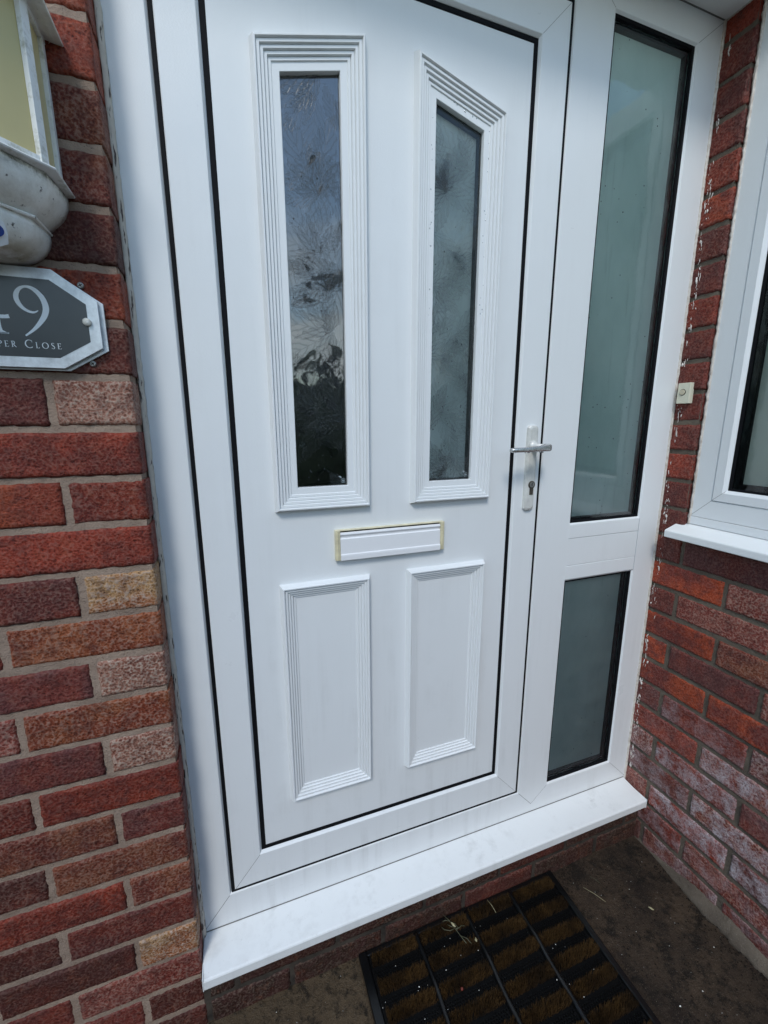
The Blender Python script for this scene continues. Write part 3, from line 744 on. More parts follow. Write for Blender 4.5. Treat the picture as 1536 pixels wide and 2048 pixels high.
# letter plate
lp = bpy.data.objects.new('letter_plate', None); C.objects.link(lp); adopt(lp, door)
mb = MB(); a, b, c, d = .2565, .5035, 1.1295, 1.1935
def P3(o, pr_): o.parent = pr_; return o
mb.box(a, a+.0098, PY-.0105, PY+.001, c, d); mb.box(b-.0098, b, PY-.0105, PY+.001, c, d)
mb.box(a+.0034, a+.0060, PY-.0122, PY-.0100, c+.0005, d-.0005); mb.box(b-.0060, b-.0034, PY-.0122, PY-.0100, c+.0005, d-.0005)
mb.box(a+.0094, b-.0094, PY-.0100, PY+.001, d-.0022, d)
P3(mb.build('surround', M['yellow'], None, bevel=.0007), lp)
mb = MB(); mb.box(a+.0096, b-.0096, PY-.003, PY+.0012, c+.002, d-.0020); P3(mb.build('slot', M['black'], None), lp)
mb = MB(); prof = [(PY-.0035, d-.0060),(PY-.0072, d-.0052),(PY-.0098, d-.0068),(PY-.0108, d-.0098),(PY-.0092, d-.0128),(PY-.0082, d-.0145),(PY-.0080, d-.0175),(PY-.0104, d-.0190),(PY-.0110, c+.0135),(PY-.0128, c+.0122),(PY-.0132, c+.0095),(PY-.0132, c+.0004),(PY-.0112, c-.0008),(PY-.0035, c+.001)]
mb.loft([[(x, y, z) for y, z in prof] for x in (a+.0102, b-.0102)], True, True); P3(mb.build('flap', M['flap'], None, bevel=.0004), lp)

# handle
hd = bpy.data.objects.new('door_handle', None); C.objects.link(hd); adopt(hd, door)
def plate(x0, x1, z0, z1, y0, y1, ch, name, mat, parent):
    def octo(i, y): 
        return [(x0+i+ch, y, z0+i),(x1-i-ch, y, z0+i),(x1-i, y, z0+i+ch),(x1-i, y, z1-i-ch),(x1-i-ch, y, z1-i),(x0+i+ch, y, z1-i),(x0+i, y, z1-i-ch),(x0+i, y, z0+i+ch)]
    m_ = MB(); m_.loft([octo(0, y1), octo(0, y0+.004), octo(.0012, y0+.002), octo(.005, y0)], True, True)
    o = m_.build(name, mat, None, bevel=.0006); o.parent = parent; return o
plate(.7105, .7375, 1.2035, 1.4005, SY-.0095, SY+.001, .005, 'backplate', M['metalwhite'], hd)
mb = MB()
N = 24
def circ(cx, cz, r, y, n=N): return [(cx+r*math.cos(2*math.pi*i/n), y, cz+r*math.sin(2*math.pi*i/n)) for i in range(n)]
kx, kz = .7262, 1.2645; yf = SY-.0095
mb.loft([circ(kx,kz,.0092,yf+.001), circ(kx,kz,.0092,yf-.0012), circ(kx,kz,.0086,yf-.0014)], True, True)
mb.box(kx-.0048, kx+.0048, yf-.0013, yf+.001, kz-.0235, kz-.006)
P3(mb.build('lock_cylinder', M['brassdark'], None), hd)
mb = MB(); mb.loft([circ(kx,kz+.0005,.0062,yf-.0015), circ(kx,kz+.0005,.0062,yf-.0022)], True, True); P3(mb.build('lock_barrel', M['zinc'], None), hd)
mb = MB(); mb.box(kx-.0008, kx+.0008, yf-.0026, yf-.0010, kz-.0035, kz+.0048); mb.box(kx-.0016,kx+.0002,yf-.0025,yf-.001,kz-.0005,kz+.002); P3(mb.build('keyway', M['black'], None), hd)
# lever: neck out of the plate, then the grip running left
LZ = 1.3525; mb = MB()
mb.loft([circ(.7235,LZ+.002,.0118,yf+.001), circ(.7235,LZ+.002,.0118,yf-.004), circ(.7235,LZ+.002,.0098,yf-.0055), circ(.7238,LZ+.001,.0080,yf-.008), circ(.7240,LZ,.0074,-.040)], True, True)
P3(mb.build('neck', M['metalwhite'], None, True), hd)
path = [(.7335,-.040,LZ+.0005),(.7330,-.0475,LZ+.0005),(.7290,-.0530,LZ),(.7210,-.0555,LZ-.0005),(.7080,-.0560,LZ-.001),(.690,-.0555,LZ-.002),(.670,-.0545,LZ-.003),(.650,-.0535,LZ-.0035),(.636,-.0530,LZ-.0038),(.6315,-.0528,LZ-.0040)]
rad = [(.0075,.0075),(.0082,.0080),(.0082,.0080),(.0080,.0074),(.0078,.0066),(.0076,.0060),(.0074,.0056),(.0072,.0052),(.0066,.0048),(.0040,.0032)]
mb.__init__()
pts = [Vector(p_) for p_ in path]; rings = []
for i, p_ in enumerate(pts):
    t_ = (pts[min(i+1,len(pts)-1)]-pts[max(i-1,0)]).normalized(); up = Vector((0,0,1)); sd3 = t_.cross(up).normalized(); rw, rh = rad[i]
    ring = []
    for k in range(20):
        a_ = 2*math.pi*k/20; ca, sa = math.cos(a_), math.sin(a_)
        ring.append(p_ + sd3*rw*math.copysign(abs(ca)**.6, ca) + up*rh*math.copysign(abs(sa)**.6, sa))
    rings.append(ring)
mb.loft(rings, True, True); P3(mb.build('lever', M['chrome'], None, True), hd)

# ------------------------------------------------------------------ rain drops
random.seed(3)
mb = MB()
def drop(x, y, z, r, nrm=(0,-1,0), sag=1.3):
    rings = []
    for j in range(4):
        a_ = math.pi/2*j/3.2; rr, h = r*math.cos(a_), r*.55*math.sin(a_)
        if nrm[1]: rings.append([(x+rr*math.cos(2*math.pi*k/10), y-h, z+rr*sag*math.sin(2*math.pi*k/10)) for k in range(10)])
        else: rings.append([(x-h, y+rr*math.cos(2*math.pi*k/10), z+rr*sag*math.sin(2*math.pi*k/10)) for k in range(10)])
    mb.loft(rings, True, True)
for i in range(34): 
    x = random.uniform(.19,.30); drop(x, PY-.0006, 1.994+.24*(x-.19)+random.gauss(0,.004), random.uniform(.0008,.0026))
for i in range(40):
    x = random.uniform(.475,.60); drop(x, PY-.0008, 2.001-.29*(x-.475)+random.gauss(0,.004), random.uniform(.0007,.0019))
for i in range(30): drop(random.choice([.462,.4600,.579,.583])+random.gauss(0,.001), PY-.0006, random.uniform(1.6,1.98), random.uniform(.0006,.0013))
for i in range(10): drop(random.uniform(.632,.72), -.0535, LZ-.0085+random.uniform(-.001,.001), random.uniform(.0012,.0022))
tag(mb.build('raindrops', M['water'], None, True), 'small clear raindrops clinging to the door mouldings and handle', 'raindrops', kind='stuff')
mb = MB()
for (g_, n, y) in ((gl, 60, .0145), (gr, 40, .0145), (su, 60, .0112), (sl, 26, .0112)):
    xa, xb, za, zb = g_[0][0]+.006, g_[1][0]-.014, g_[0][1]+.01, min(g_[2][1], g_[3][1])-.03
    for i in range(n):
        r_ = random.uniform(.0004,.0013); zz = za+(zb-za)*random.random()**1.6; drop(random.uniform(xa,xb), y, zz, r_)
tag(mb.build('raindrops', simple('dark_speck', (.02,.025,.03), .12), None, True), 'dark rain specks dotted over the obscured glass panes', 'raindrops', kind='stuff')

# ------------------------------------------------------------------ window in the right hand wall
win = thing('window', 'white plastic casement window in the right hand brick wall, above a projecting white sill', 'window', (1.20, -.7, 1.11))
WX = 1.186
PW = lambda u, v, w: (WX + w, -u, v)
def rw(a, b, c, d): return [(a,c),(b,c),(b,d),(a,d)]
W0, W1, WZ0, WZ1 = .0735, 1.35, 1.1690, 2.279
mb = MB(); sweep(mb, rw(W0, W1, WZ0, WZ1), [(0,.06),(0,.001),(.001,0),(.0445,0),(.0462,.002),(.0464,.012)], PW)
adopt(mb.build('outer_frame', M['frame'], None), win)
mb = MB()
def seamw(a, b, w=.0008, x=-.0003):
    a, b = Vector(a), Vector(b); d_ = (b-a).normalized(); nr = Vector((-d_.y, d_.x))*w/2
    mb.add([PW(q.x, q.y, x) for q in (a-nr, b-nr, b+nr, a+nr)], [(0,1,2,3)])
seamw((W0+.001,WZ0+.001),(W0+.046,WZ0+.046)); seamw((W0+.0485,WZ0+.0485),(W0+.077,WZ0+.075), .0007, -.0024)
split_build(mb, 'mitre_joint', M['seam'], win)
mb = MB(); i_ = .0475; sweep(mb, rw(W0+i_, W1-i_, WZ0+i_, WZ1-i_), [(0,.012),(0,.0),(.0012,-.002),(.021,-.002),(.0270,.0035),(.0285,.0065),(.0285,.02)], PW)
adopt(mb.build('casement', M['frame'], None), win)
g0 = W0+i_+.0285; e_ = i_+.0285
mb = MB(); sweep(mb, rw(W0+e_, W1-e_, WZ0+e_, WZ1-e_), [(0,.006),(.001,.0055),(.0040,.006),(.0048,.012)], PW); adopt(mb.build('gasket', M['gasket'], None), win)
mb = MB(); q = rw(W0+e_, W1-e_, WZ0+e_, WZ1-e_); mb.add([PW(u_, v_, .012) for u_, v_ in q], [(0,1,2,3)]); adopt(mb.build('glass_pane', M['glass_soft'], None), win)
mb = MB(); sweep(mb, q, [(.002,.0165),(.0165,.0165),(.0170,.028)], PW); adopt(mb.build('spacer_bar', M['gasket'], None), win)
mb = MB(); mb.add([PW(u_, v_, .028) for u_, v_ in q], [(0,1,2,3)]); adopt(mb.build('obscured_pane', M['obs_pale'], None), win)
# cill under the frame and projecting sill board
mb = MB(); mb.box(WX-.001, WX+.05, -W1, -W0+.002, 1.1480, 1.1683); adopt(mb.build('sub_sill', M['frame'], None, bevel=.001), win)
mb = MB(); prof = [(1.21,1.1478),(1.1870,1.1470),(1.1380,1.1302),(1.1352,1.1285),(1.1345,1.1260),(1.1345,1.1120),(1.1360,1.1104),(1.1400,1.1104),(1.142,1.113),(1.21,1.116)]
mb.loft([[(x, y, z) for x, z in prof] for y in (-.0485, -.3, -.8, -1.42)], True, True); adopt(mb.build('sill', M['sill'], None, bevel=.0006), win)
bead(lambda a, z, b: (WX-.0005-b*1.3, -.0765+a*.95, z), 1.148, 2.281, .0072, 'sealant_bead', M['sealant2'], 1.2, 300, win, .0014)

# ------------------------------------------------------------------ bell push
bell = thing('doorbell', 'small cream bell push with a round button on the right hand brick wall', 'doorbell', (RX, -.03, 1.48))
def rbox(x0, x1, y0, y1, z0, z1, name, mat, parent, bv=.001):
    m_ = MB(); m_.box(x0, x1, y0, y1, z0, z1); return adopt(m_.build(name, mat, None, bevel=bv), parent)
rbox(1.1605, 1.175, -.0455, -.0140, 1.4540, 1.5045, 'housing', M['cream'], bell, .0012)
def disc_x(cy, cz, r, x0, x1, name, mat, parent, n=28, ri=None, sm=False):
    m_ = MB(); f_ = lambda rr, x: [(x, cy+rr*math.cos(2*math.pi*k/n), cz+rr*math.sin(2*math.pi*k/n)) for k in range(n)]
    if ri: m_.loft([f_(r, x1), f_(r, x0), f_(ri, x0), f_(ri, x1)], True)
    else: m_.loft([f_(r, x1), f_(r, x0+.0006), f_(r*.85, x0)], True, True)
    return adopt(m_.build(name, mat, None, sm), parent)
disc_x(-.0275, 1.4815, .0082, 1.1598, 1.1612, 'button_recess', M['gasket'], bell, ri=None)
disc_x(-.0275, 1.4815, .0068, 1.1582, 1.1610, 'button', M['creambtn'], bell)

# ------------------------------------------------------------------ number plate
pl = thing('house_number_plate', 'eight-sided slate grey house sign with white 49, screwed to the left brick wall', 'house sign', (-.19, -.06, 1.48))
def prism(poly, y0, y1, name, mat, parent, bv=0):
    m_ = MB(); n = len(poly); m_.loft([[(x, y0, z) for x, z in poly], [(x, y1, z) for x, z in poly]], True, True)
    return adopt(m_.build(name, mat, None, bevel=bv), parent)
cxp = -.235
def octp(x1, xc, zt, zb, zt2, zb2):
    r_ = [(x1, zt2), (xc, zt), (2*cxp-xc, zt), (2*cxp-x1, zt2), (2*cxp-x1, zb2), (2*cxp-xc, zb), (xc, zb), (x1, zb2)]
    return r_
prism(octp(-.0890, -.1400, 1.6090, 1.4805, 1.5745, 1.5105), -.0570, -.0605, 'backing_plate', M['backplate'], pl, .0003)
prism(octp(-.0945, -.1445, 1.6122, 1.4832, 1.5758, 1.5130), -.0640, -.0680, 'acrylic_sheet', M['acrylic'], pl, .0004)
prism(octp(-.1085, -.1482, 1.5985, 1.4970, 1.5706, 1.5205), -.0680, -.0683, 'dark_face', M['plateface'], pl)
mb = MB()
def stroke(pts, y=-.0687):
    """pts = (x, z, width) ribbon"""
    L_, Rr = [], []
    for i, (x, z, w) in enumerate(pts):
        a, b = pts[max(i-1,0)], pts[min(i+1,len(pts)-1)]; d_ = Vector((b[0]-a[0], b[1]-a[1])).normalized(); n_ = Vector((-d_.y, d_.x))*w/2
        L_.append((x+n_.x, y, z+n_.y)); Rr.append((x-n_.x, y, z-n_.y))
    mb.loft([L_, Rr], False)
def smooth(pts, k=4):
    out_ = []
    for i in range(len(pts)-1):
        p0, p1, p2, p3 = pts[max(i-1,0)], pts[i], pts[i+1], pts[min(i+2,len(pts)-1)]
        for j in range(k):
            t_ = j/k; out_.append(tuple(.5*((2*p1[c])+(-p0[c]+p2[c])*t_+(2*p0[c]-5*p1[c]+4*p2[c]-p3[c])*t_*t_+(-p0[c]+3*p1[c]-3*p2[c]+p3[c])*t_**3) for c in range(3)))
    out_.append(pts[-1]); return out_
nine = [(-.1652,1.5579,.0010),(-.1691,1.5556,.0022),(-.1734,1.5553,.0030),(-.1785,1.5572,.0036),(-.1834,1.5614,.0047),(-.1866,1.5668,.0056),(-.1879,1.5724,.0059),(-.1867,1.5785,.0055),(-.1827,1.5842,.0042),(-.1767,1.5871,.0030),(-.1699,1.5863,.0042),(-.1643,1.5824,.0056),(-.1591,1.5755,.0064),(-.1564,1.5673,.0070),(-.1563,1.5593,.0072),(-.1594,1.5508,.0066),(-.1650,1.5424,.0054),(-.1715,1.5349,.0040),(-.178,1.5290,.0028),(-.184,1.5245,.0020)]
stroke(smooth(nine))
stroke([(-.2125,1.5890,.0060),(-.2125,1.5350,.0060),(-.2125,1.5300,.0075),(-.2125,1.5262,.0200)]); stroke([(-.2225,1.5265,.0014),(-.2020,1.5265,.0014)])
stroke([(-.2125,1.5885,.0020),(-.2400,1.5490,.0022)]); stroke([(-.2420,1.5474,.0046),(-.2035,1.5474,.0046),(-.1990,1.5482,.0052)])
# serif capitals, unit box: x 0..w, z 0..1
def glyph(ch, x, z, h):
    T, t2 = .13, .055
    def S(p_, w): stroke([(x+a*h, z+b*h, c*h) for a, b, c in [(q[0], q[1], q[2] if len(q) > 2 else w) for q in p_]], -.06865)
    def serif(cx_, cz_, ww=.26): S([(cx_-ww/2, cz_, .05), (cx_+ww/2, cz_, .05)], .05)
    def arc(cx_, cz_, rx, rz, a0, a1, wt=T, wn=t2, n=22): S([(cx_+rx*math.cos(R(a0+(a1-a0)*i/n)), cz_+rz*math.sin(R(a0+(a1-a0)*i/n)), wn+(wt-wn)*abs(math.cos(R(a0+(a1-a0)*i/n)))) for i in range(n+1)], T)
    if ch == 'P': S([(.16,0),(.16,1)], T); serif(.16,.02); serif(.12,.98,.2); arc(.26,.74,.26,.24,92,-92); S([(.16,.98),(.27,.98)], t2); S([(.16,.5),(.27,.5)], t2); return .62
    if ch == 'R': S([(.16,0),(.16,1)], T); serif(.16,.02); serif(.12,.98,.2); arc(.26,.75,.25,.23,92,-92); S([(.16,.98),(.27,.98)], t2); S([(.16,.52),(.27,.52)], t2); S([(.30,.52,.12),(.55,.12,.12),(.72,.0,.05)], T); return .74
    if ch == 'E': S([(.16,0),(.16,1)], T); serif(.14,.02,.22); serif(.14,.98,.22); S([(.16,.975),(.52,.975)], t2); S([(.52,.99),(.53,.84)], t2); S([(.16,.51),(.45,.51)], t2); S([(.45,.58),(.45,.43)], t2); S([(.16,.025),(.55,.025)], t2); S([(.54,.01),(.58,.17)], t2); return .66
    if ch == 'C': arc(.52,.5,.44,.49,48,312); S([(.80,.95),(.82,.72)], t2); return .92
    if ch == 'L': S([(.16,0),(.16,1)], T); serif(.16,.98); serif(.14,.02,.22); S([(.16,.025),(.52,.025)], t2); S([(.51,.01),(.55,.19)], t2); return .62
    if ch == 'O': arc(.5,.5,.43,.49,0,360); return 1.0
    if ch == 'S': S(smooth([(.50,.80,.05),(.46,.94,.05),(.32,.985,.06),(.17,.90,.08),(.14,.74,.11),(.26,.58,.13),(.42,.44,.13),(.52,.28,.11),(.48,.10,.08),(.32,.01,.06),(.14,.05,.05),(.10,.20,.05)]), .1); return .64
x = -.2165
for ch, h in (('P',.0078),('E',.0078),('R',.0078)): x += glyph(ch, x, 1.5090, h)*h + .0023
x = -.1867
for ch, h in (('C',.0104),('L',.0078),('O',.0078),('S',.0078),('E',.0078)): x += glyph(ch, x, 1.5088, h)*h*1.02 + .0024
adopt(mb.build('lettering', M['white_paint'], None), pl)
def screw(cx, cz, y0, y1, r, name, mat, parent, cross=True):
    m_ = MB(); m_.loft([circ(cx,cz,r,y0), circ(cx,cz,r,y1+.001), circ(cx,cz,r*.75,y1)], True, True)
    o_ = m_.build(name, mat, None, True)
    if parent is None: return o_
    return adopt(o_, parent)
screw(-.1093, 1.5468, -.0600, -.0735, .0052, 'screw_cap', simple('screw_cap_white', (.72,.72,.66), .3, .2, 500, 1., .35), pl)
screw(2*cxp+.1093, 1.5468, -.0600, -.0735, .0052, 'screw_cap', M['metalwhite'], pl)
# the two old screws left in the bricks beside the plate
for (sx_, sz_, lb) in ((-.1142,1.5976,'old screw head in the brick just above the right end of the number plate'), (-.1119,1.4922,'old screw head in the brick just below the right end of the number plate')):
    m_ = MB(); m_.loft([circ(sx_,sz_,.0042,-.053), circ(sx_,sz_,.0042,-.0585), circ(sx_,sz_,.0030,-.0592)], True, True)
    o_ = m_.build('wall_screw', M['zinc'], None); tag(o_, lb, 'screw', 'old screws beside the number plate')
    m_ = MB()
    for a_ in (30, 120):
        d_ = Vector((math.cos(R(a_)), 0, math.sin(R(a_)))); e2 = Vector((-d_.z, 0, d_.x)); c0 = Vector((sx_, -.0594, sz_))
        m_.add([c0-d_*.0024-e2*.0006, c0+d_*.0024-e2*.0006, c0+d_*.0024+e2*.0006, c0-d_*.0024+e2*.0006], [(0,1,2,3)])
    P3(m_.build('cross_slot', M['black'], None), o_)

# ------------------------------------------------------------------ wall lantern (half octagon)
lamp = thing('wall_lantern', 'white wall lantern with cream glass and a grey bowl, above the number plate', 'wall lamp', (-.275, -.057, 1.61))
LX, LY = -.275, -.057
def hoct(a, z, y0=LY, wall_flat=True):
    """half octagon of apothem a, from the wall round to the wall, counter seen from above"""
    h = a*math.tan(math.pi/8)
    return [(LX+a, y0, z), (LX+a, LY-h, z), (LX+h, LY-a, z), (LX-h, LY-a, z), (LX-a, LY-h, z), (LX-a, y0, z)]
def hloft(seq, name, mat, bv=0, cap=True, seg=2, sm=False):
    m_ = MB(); m_.loft([hoct(a, z) for a, z in seq], True, cap); o_ = m_.build(name, mat, None, sm, bevel=bv, seg=seg); return adopt(o_, lamp)
# flange under the glass, bowl, sensor housing
hloft([(.150,1.7055),(.1680,1.7075),(.1690,1.7091),(.1680,1.7105),(.1570,1.7120)], 'glass_tray', M['lampframe'])
def bowl(seq, name, mat):
    """octagonal dome: smooth along the profile, soft facets"""
    m_ = MB(); rings = []
    for a, z in seq:
        h = a*math.tan(math.pi/8); pts_ = hoct(a, z); ring = []
        for i in range(5):
            p_, q_ = Vector(pts_[i]), Vector(pts_[i+1])
            for k in range(6): ring.append(p_.lerp(q_, k/6))
        ring.append(Vector(pts_[5]))
        # slightly swollen facets
        for v_ in ring:
            d_ = Vector((v_.x-LX, v_.y-LY, 0)); rr = a/max(d_.length, 1e-6)
            s_ = 1+(rr-1)*.35; v_.x = LX+d_.x*s_; v_.y = min(LY, LY+d_.y*s_)
        rings.append(ring)
    m_.loft(rings, True, True); o_ = m_.build(name, mat, None, True); return adopt(o_, lamp)
bowl([(.1600,1.7060),(.1600,1.6980),(.1585,1.6900),(.1545,1.6810),(.1480,1.6720),(.1380,1.6630),(.1300,1.6585),(.110,1.656)], 'bowl', M['lampmetal'])
hloft([(.120,1.6555),(.1358,1.6565),(.1366,1.6581),(.1358,1.6596),(.1290,1.6605)], 'bowl_rim', M['lampmetal'])
bowl([(.1340,1.6560),(.1340,1.6480),(.1315,1.6400),(.1260,1.6310),(.1170,1.6230),(.1050,1.6175),(.0850,1.6145),(.02,1.6140)], 'sensor_housing', M['lampmetal'])
# glazed body
za, zb = 1.7120, 1.8880; ab = .1575
m_ = MB(); m_.loft([hoct(ab-.004, za), hoct(ab-.004, zb)], True); o_ = adopt(m_.build('glass', M['lampglass'], None), lamp)
pts_b, pts_t = hoct(ab, za), hoct(ab, zb)
m_ = MB()
def bar(p_, q_, w, dpt, out):
    p_, q_ = Vector(p_), Vector(q_); t_ = (q_-p_).normalized(); o__ = Vector(out).normalized(); s_ = t_.cross(o__).normalized()*w/2
    m_.add([p_-s_, p_+s_, p_+s_+o__*dpt, p_-s_+o__*dpt, q_-s_, q_+s_, q_+s_+o__*dpt, q_-s_+o__*dpt], [(0,1,2,3),(4,7,6,5),(0,4,5,1),(1,5,6,2),(2,6,7,3),(3,7,4,0)])
for i in range(1, 5):
    p_, q_ = pts_b[i], pts_t[i]; out_v = (p_[0]-LX, p_[1]-LY, 0)
    off = Vector(out_v).normalized()*-.006
    bar(Vector(p_)+off, Vector(q_)+off, .0115, .0065, out_v)
for i in (0, 5):
    p_, q_ = Vector(pts_b[i]), Vector(pts_t[i]); sx_ = 1 if i == 0 else -1
    bar(p_+Vector((-.005*sx_, -.0085, 0)), q_+Vector((-.005*sx_, -.0085, 0)), .0090, .0060, (sx_,0,0))
for i in range(5):
    a_, b2 = Vector(pts_b[i]), Vector(pts_b[i+1]); mid_ = (a_+b2)/2; o3 = Vector((mid_.x-LX, mid_.y-LY-1e-6, 0)); 
    if i == 0: o3 = Vector((1,0,0))
    if i == 4: o3 = Vector((-1,0,0))
    up = Vector((0,0,.0045))
    bar(a_+up-o3.normalized()*.005, b2+up-o3.normalized()*.005, .0085, .0058, o3)
    a_, b2 = Vector(pts_t[i]), Vector(pts_t[i+1]); bar(a_-up-o3.normalized()*.005, b2-up-o3.normalized()*.005, .0085, .0058, o3)
adopt(m_.build('glazing_frame', M['lampframe'], None, bevel=.0007), lamp)
# eaves and roof
hloft([(.1590,1.8850),(.1690,1.8830),(.1775,1.8825),(.1785,1.8838),(.1770,1.8855),(.1670,1.8960),(.1500,1.9150),(.1150,1.9500),(.0600,1.9850),(.0200,1.9980)], 'roof', M['lampmetal'])
# sticker with a blue mark on the 45 degree face of the sensor housing
dirv = Vector((1,-1,0)).normalized(); sdir = Vector((-1,-1,0)).normalized(); c0 = Vector((LX,LY,0)) + dirv*.1345
def onface(s_, z, o_=0.): v_ = c0 + sdir*s_ + dirv*(o_ - max(0,(1.6460-z))**2*9.5 - max(0,(1.650-z))*.08); return (v_.x, v_.y, z)
m_ = MB(); pl_ = [(-.0150,1.6415),(-.0215,1.6400),(-.0248,1.6330),(-.0262,1.6270),(-.0272,1.6190),(-.0195,1.6145),(.0020,1.6145),(.0050,1.6450),(-.0100,1.6440)]
m_.loft([[onface(s_, z, .0012) for s_, z in pl_], [onface(s_, z, -.004) for s_, z in pl_]], True, True); adopt(m_.build('sticker', M['sticker'], None), lamp)
m_ = MB(); N2 = 20; m_.add([onface(-.0135+.0085*math.cos(2*math.pi*k/N2), 1.6290+.0065*math.sin(2*math.pi*k/N2), .0020) for k in range(N2)], [tuple(range(N2))]); adopt(m_.build('blue_mark', M['blue'], None), lamp)

# ------------------------------------------------------------------ soffit above the door
po = thing('porch_soffit', 'white boarded soffit of the porch roof just above the door frame', 'soffit', (.4, -.2, 2.28))
mb = MB(); mb.box(-1.0, 1.60, -.16, -.0008, 2.2815, 2.30); mb.box(-1.0, 1.60, .0, .3, 2.2822, 2.42)
adopt(mb.build('board', M['soffit'], None), po)
mb = MB(); mb.box(-1.0, 1.60, -.178, -.1605, 2.274, 2.40); adopt(mb.build('fascia', M['soffit'], None, bevel=.002), po)
mb = MB(); mb.box(-.06, 1.172, -.0022, .0012, 2.2802, 2.2814); adopt(mb.build('joint_line', M['seam'], None), po)
mb = MB()
for i in range(60):
    y = -.005-.05*i/59; 
    mb.box(RX-.0012+.0006*random.random(), RX+.003, y-.0005, y+.0004, 2.2795-.0016*random.random(), 2.2815)
adopt(mb.build('sealant_line', M['sealant2'], None), po)

# ------------------------------------------------------------------ door mat
mat_ = thing('door_mat', 'black rubber door mat with brown coir brush rows on the paving below the step', 'door mat', (.56, -.28, GZ))
MX0, MX1, MY0, MY1 = .272, .846, -.52, -.0585; mz = GZ+.004
mb = MB(); mb.box(MX0+.004, MX1-.004, MY0, MY1-.004, GZ+.0005, mz+.002); adopt(mb.build('rubber_base', M['rubber_rough'], None), mat_)
mb = MB()
def edge(x0_, x1_, y0_, y1_, h=.015): mb.box(x0_, x1_, y0_, y1_, GZ+.001, GZ+h)
edge(MX0, MX0+.020, MY0, MY1); edge(MX1-.016, MX1, MY0, MY1); edge(MX0+.020, MX1-.016, MY1-.012, MY1, .0145)
adopt(mb.build('rubber_edge', M['rubber'], None, bevel=.0035, seg=3), mat_)
cols = [.292, .420, .562, .698, .832]
for xb_ in cols[1:4]:
    m_ = MB(); m_.tube([(xb_+.0012*math.sin(y_*30), y_, GZ+.0125+.0015*math.sin(y_*60)) for y_ in [MY0+(MY1-.01-MY0)*i/40 for i in range(41)]], [(.0062,.0050)]*41, 12)
    adopt(m_.build('rubber_bar', M['rubber'], None, True), mat_)
# rubber nubs between the rows
m_ = MB(); random.seed(5)
rowy = [-.0835-.0524*i for i in range(9)]
for ci in range(4):
    for ry in rowy:
        for i in range(int((cols[ci+1]-cols[ci])/.0065)):
            for j in range(3):
                x_ = cols[ci]+.008+i*.0065+(.003 if j % 2 else 0); y_ = ry-.0205-j*.0058
                if x_ > cols[ci+1]-.008 or y_ < MY0: continue
                h_ = .0062; r_ = .0021
                m_.loft([[(x_+r_*math.cos(k), y_+r_*math.sin(k), mz+.001) for k in (0,1.26,2.51,3.77,5.03)], [(x_+r_*.8*math.cos(k), y_+r_*.8*math.sin(k), mz+h_) for k in (0,1.26,2.51,3.77,5.03)]], True, True)
o_ = adopt(m_.build('rubber_nubs', M['rubber_rough'], None), mat_); o_['kind'] = 'stuff'
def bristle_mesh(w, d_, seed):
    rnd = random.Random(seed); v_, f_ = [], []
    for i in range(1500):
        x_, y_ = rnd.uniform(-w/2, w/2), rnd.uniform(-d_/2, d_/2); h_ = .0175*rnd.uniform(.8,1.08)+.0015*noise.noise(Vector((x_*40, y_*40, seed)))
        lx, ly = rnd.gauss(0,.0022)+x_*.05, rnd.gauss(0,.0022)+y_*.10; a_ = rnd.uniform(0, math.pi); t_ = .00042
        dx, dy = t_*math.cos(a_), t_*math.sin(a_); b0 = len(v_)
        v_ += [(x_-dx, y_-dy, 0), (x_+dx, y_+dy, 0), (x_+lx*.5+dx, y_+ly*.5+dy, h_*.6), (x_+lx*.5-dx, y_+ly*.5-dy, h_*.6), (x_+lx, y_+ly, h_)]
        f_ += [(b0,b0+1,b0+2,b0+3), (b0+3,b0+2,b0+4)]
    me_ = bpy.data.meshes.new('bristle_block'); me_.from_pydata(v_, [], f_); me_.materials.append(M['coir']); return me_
variants = {}
for ci in range(4):
    w = cols[ci+1]-cols[ci]-.016
    variants[ci] = [bristle_mesh(w, .0245, ci*3+k) for k in range(2)]
proto = None
for ci in range(4):
    for ri, ry in enumerate(rowy):
        if ry-.015 < MY0: continue
        if proto is None:
            proto = bpy.data.objects.new('bristle_block', variants[ci][0]); C.objects.link(proto); o_ = proto
        else:
            o_ = proto.copy(); o_.data = variants[ci][ri % 2]; C.objects.link(o_)
        o_.location = ((cols[ci]+cols[ci+1])/2+random.uniform(-.001,.001), ry+random.uniform(-.0015,.0015), mz+.001)
        o_.rotation_euler = (0, 0, random.gauss(0,.012) + (math.pi if random.random() < .5 else 0)); adopt(o_, mat_)

# ------------------------------------------------------------------ litter
random.seed(9)
m_ = MB()
def sliver(m__, pts, r): m__.tube(pts, r, 6)
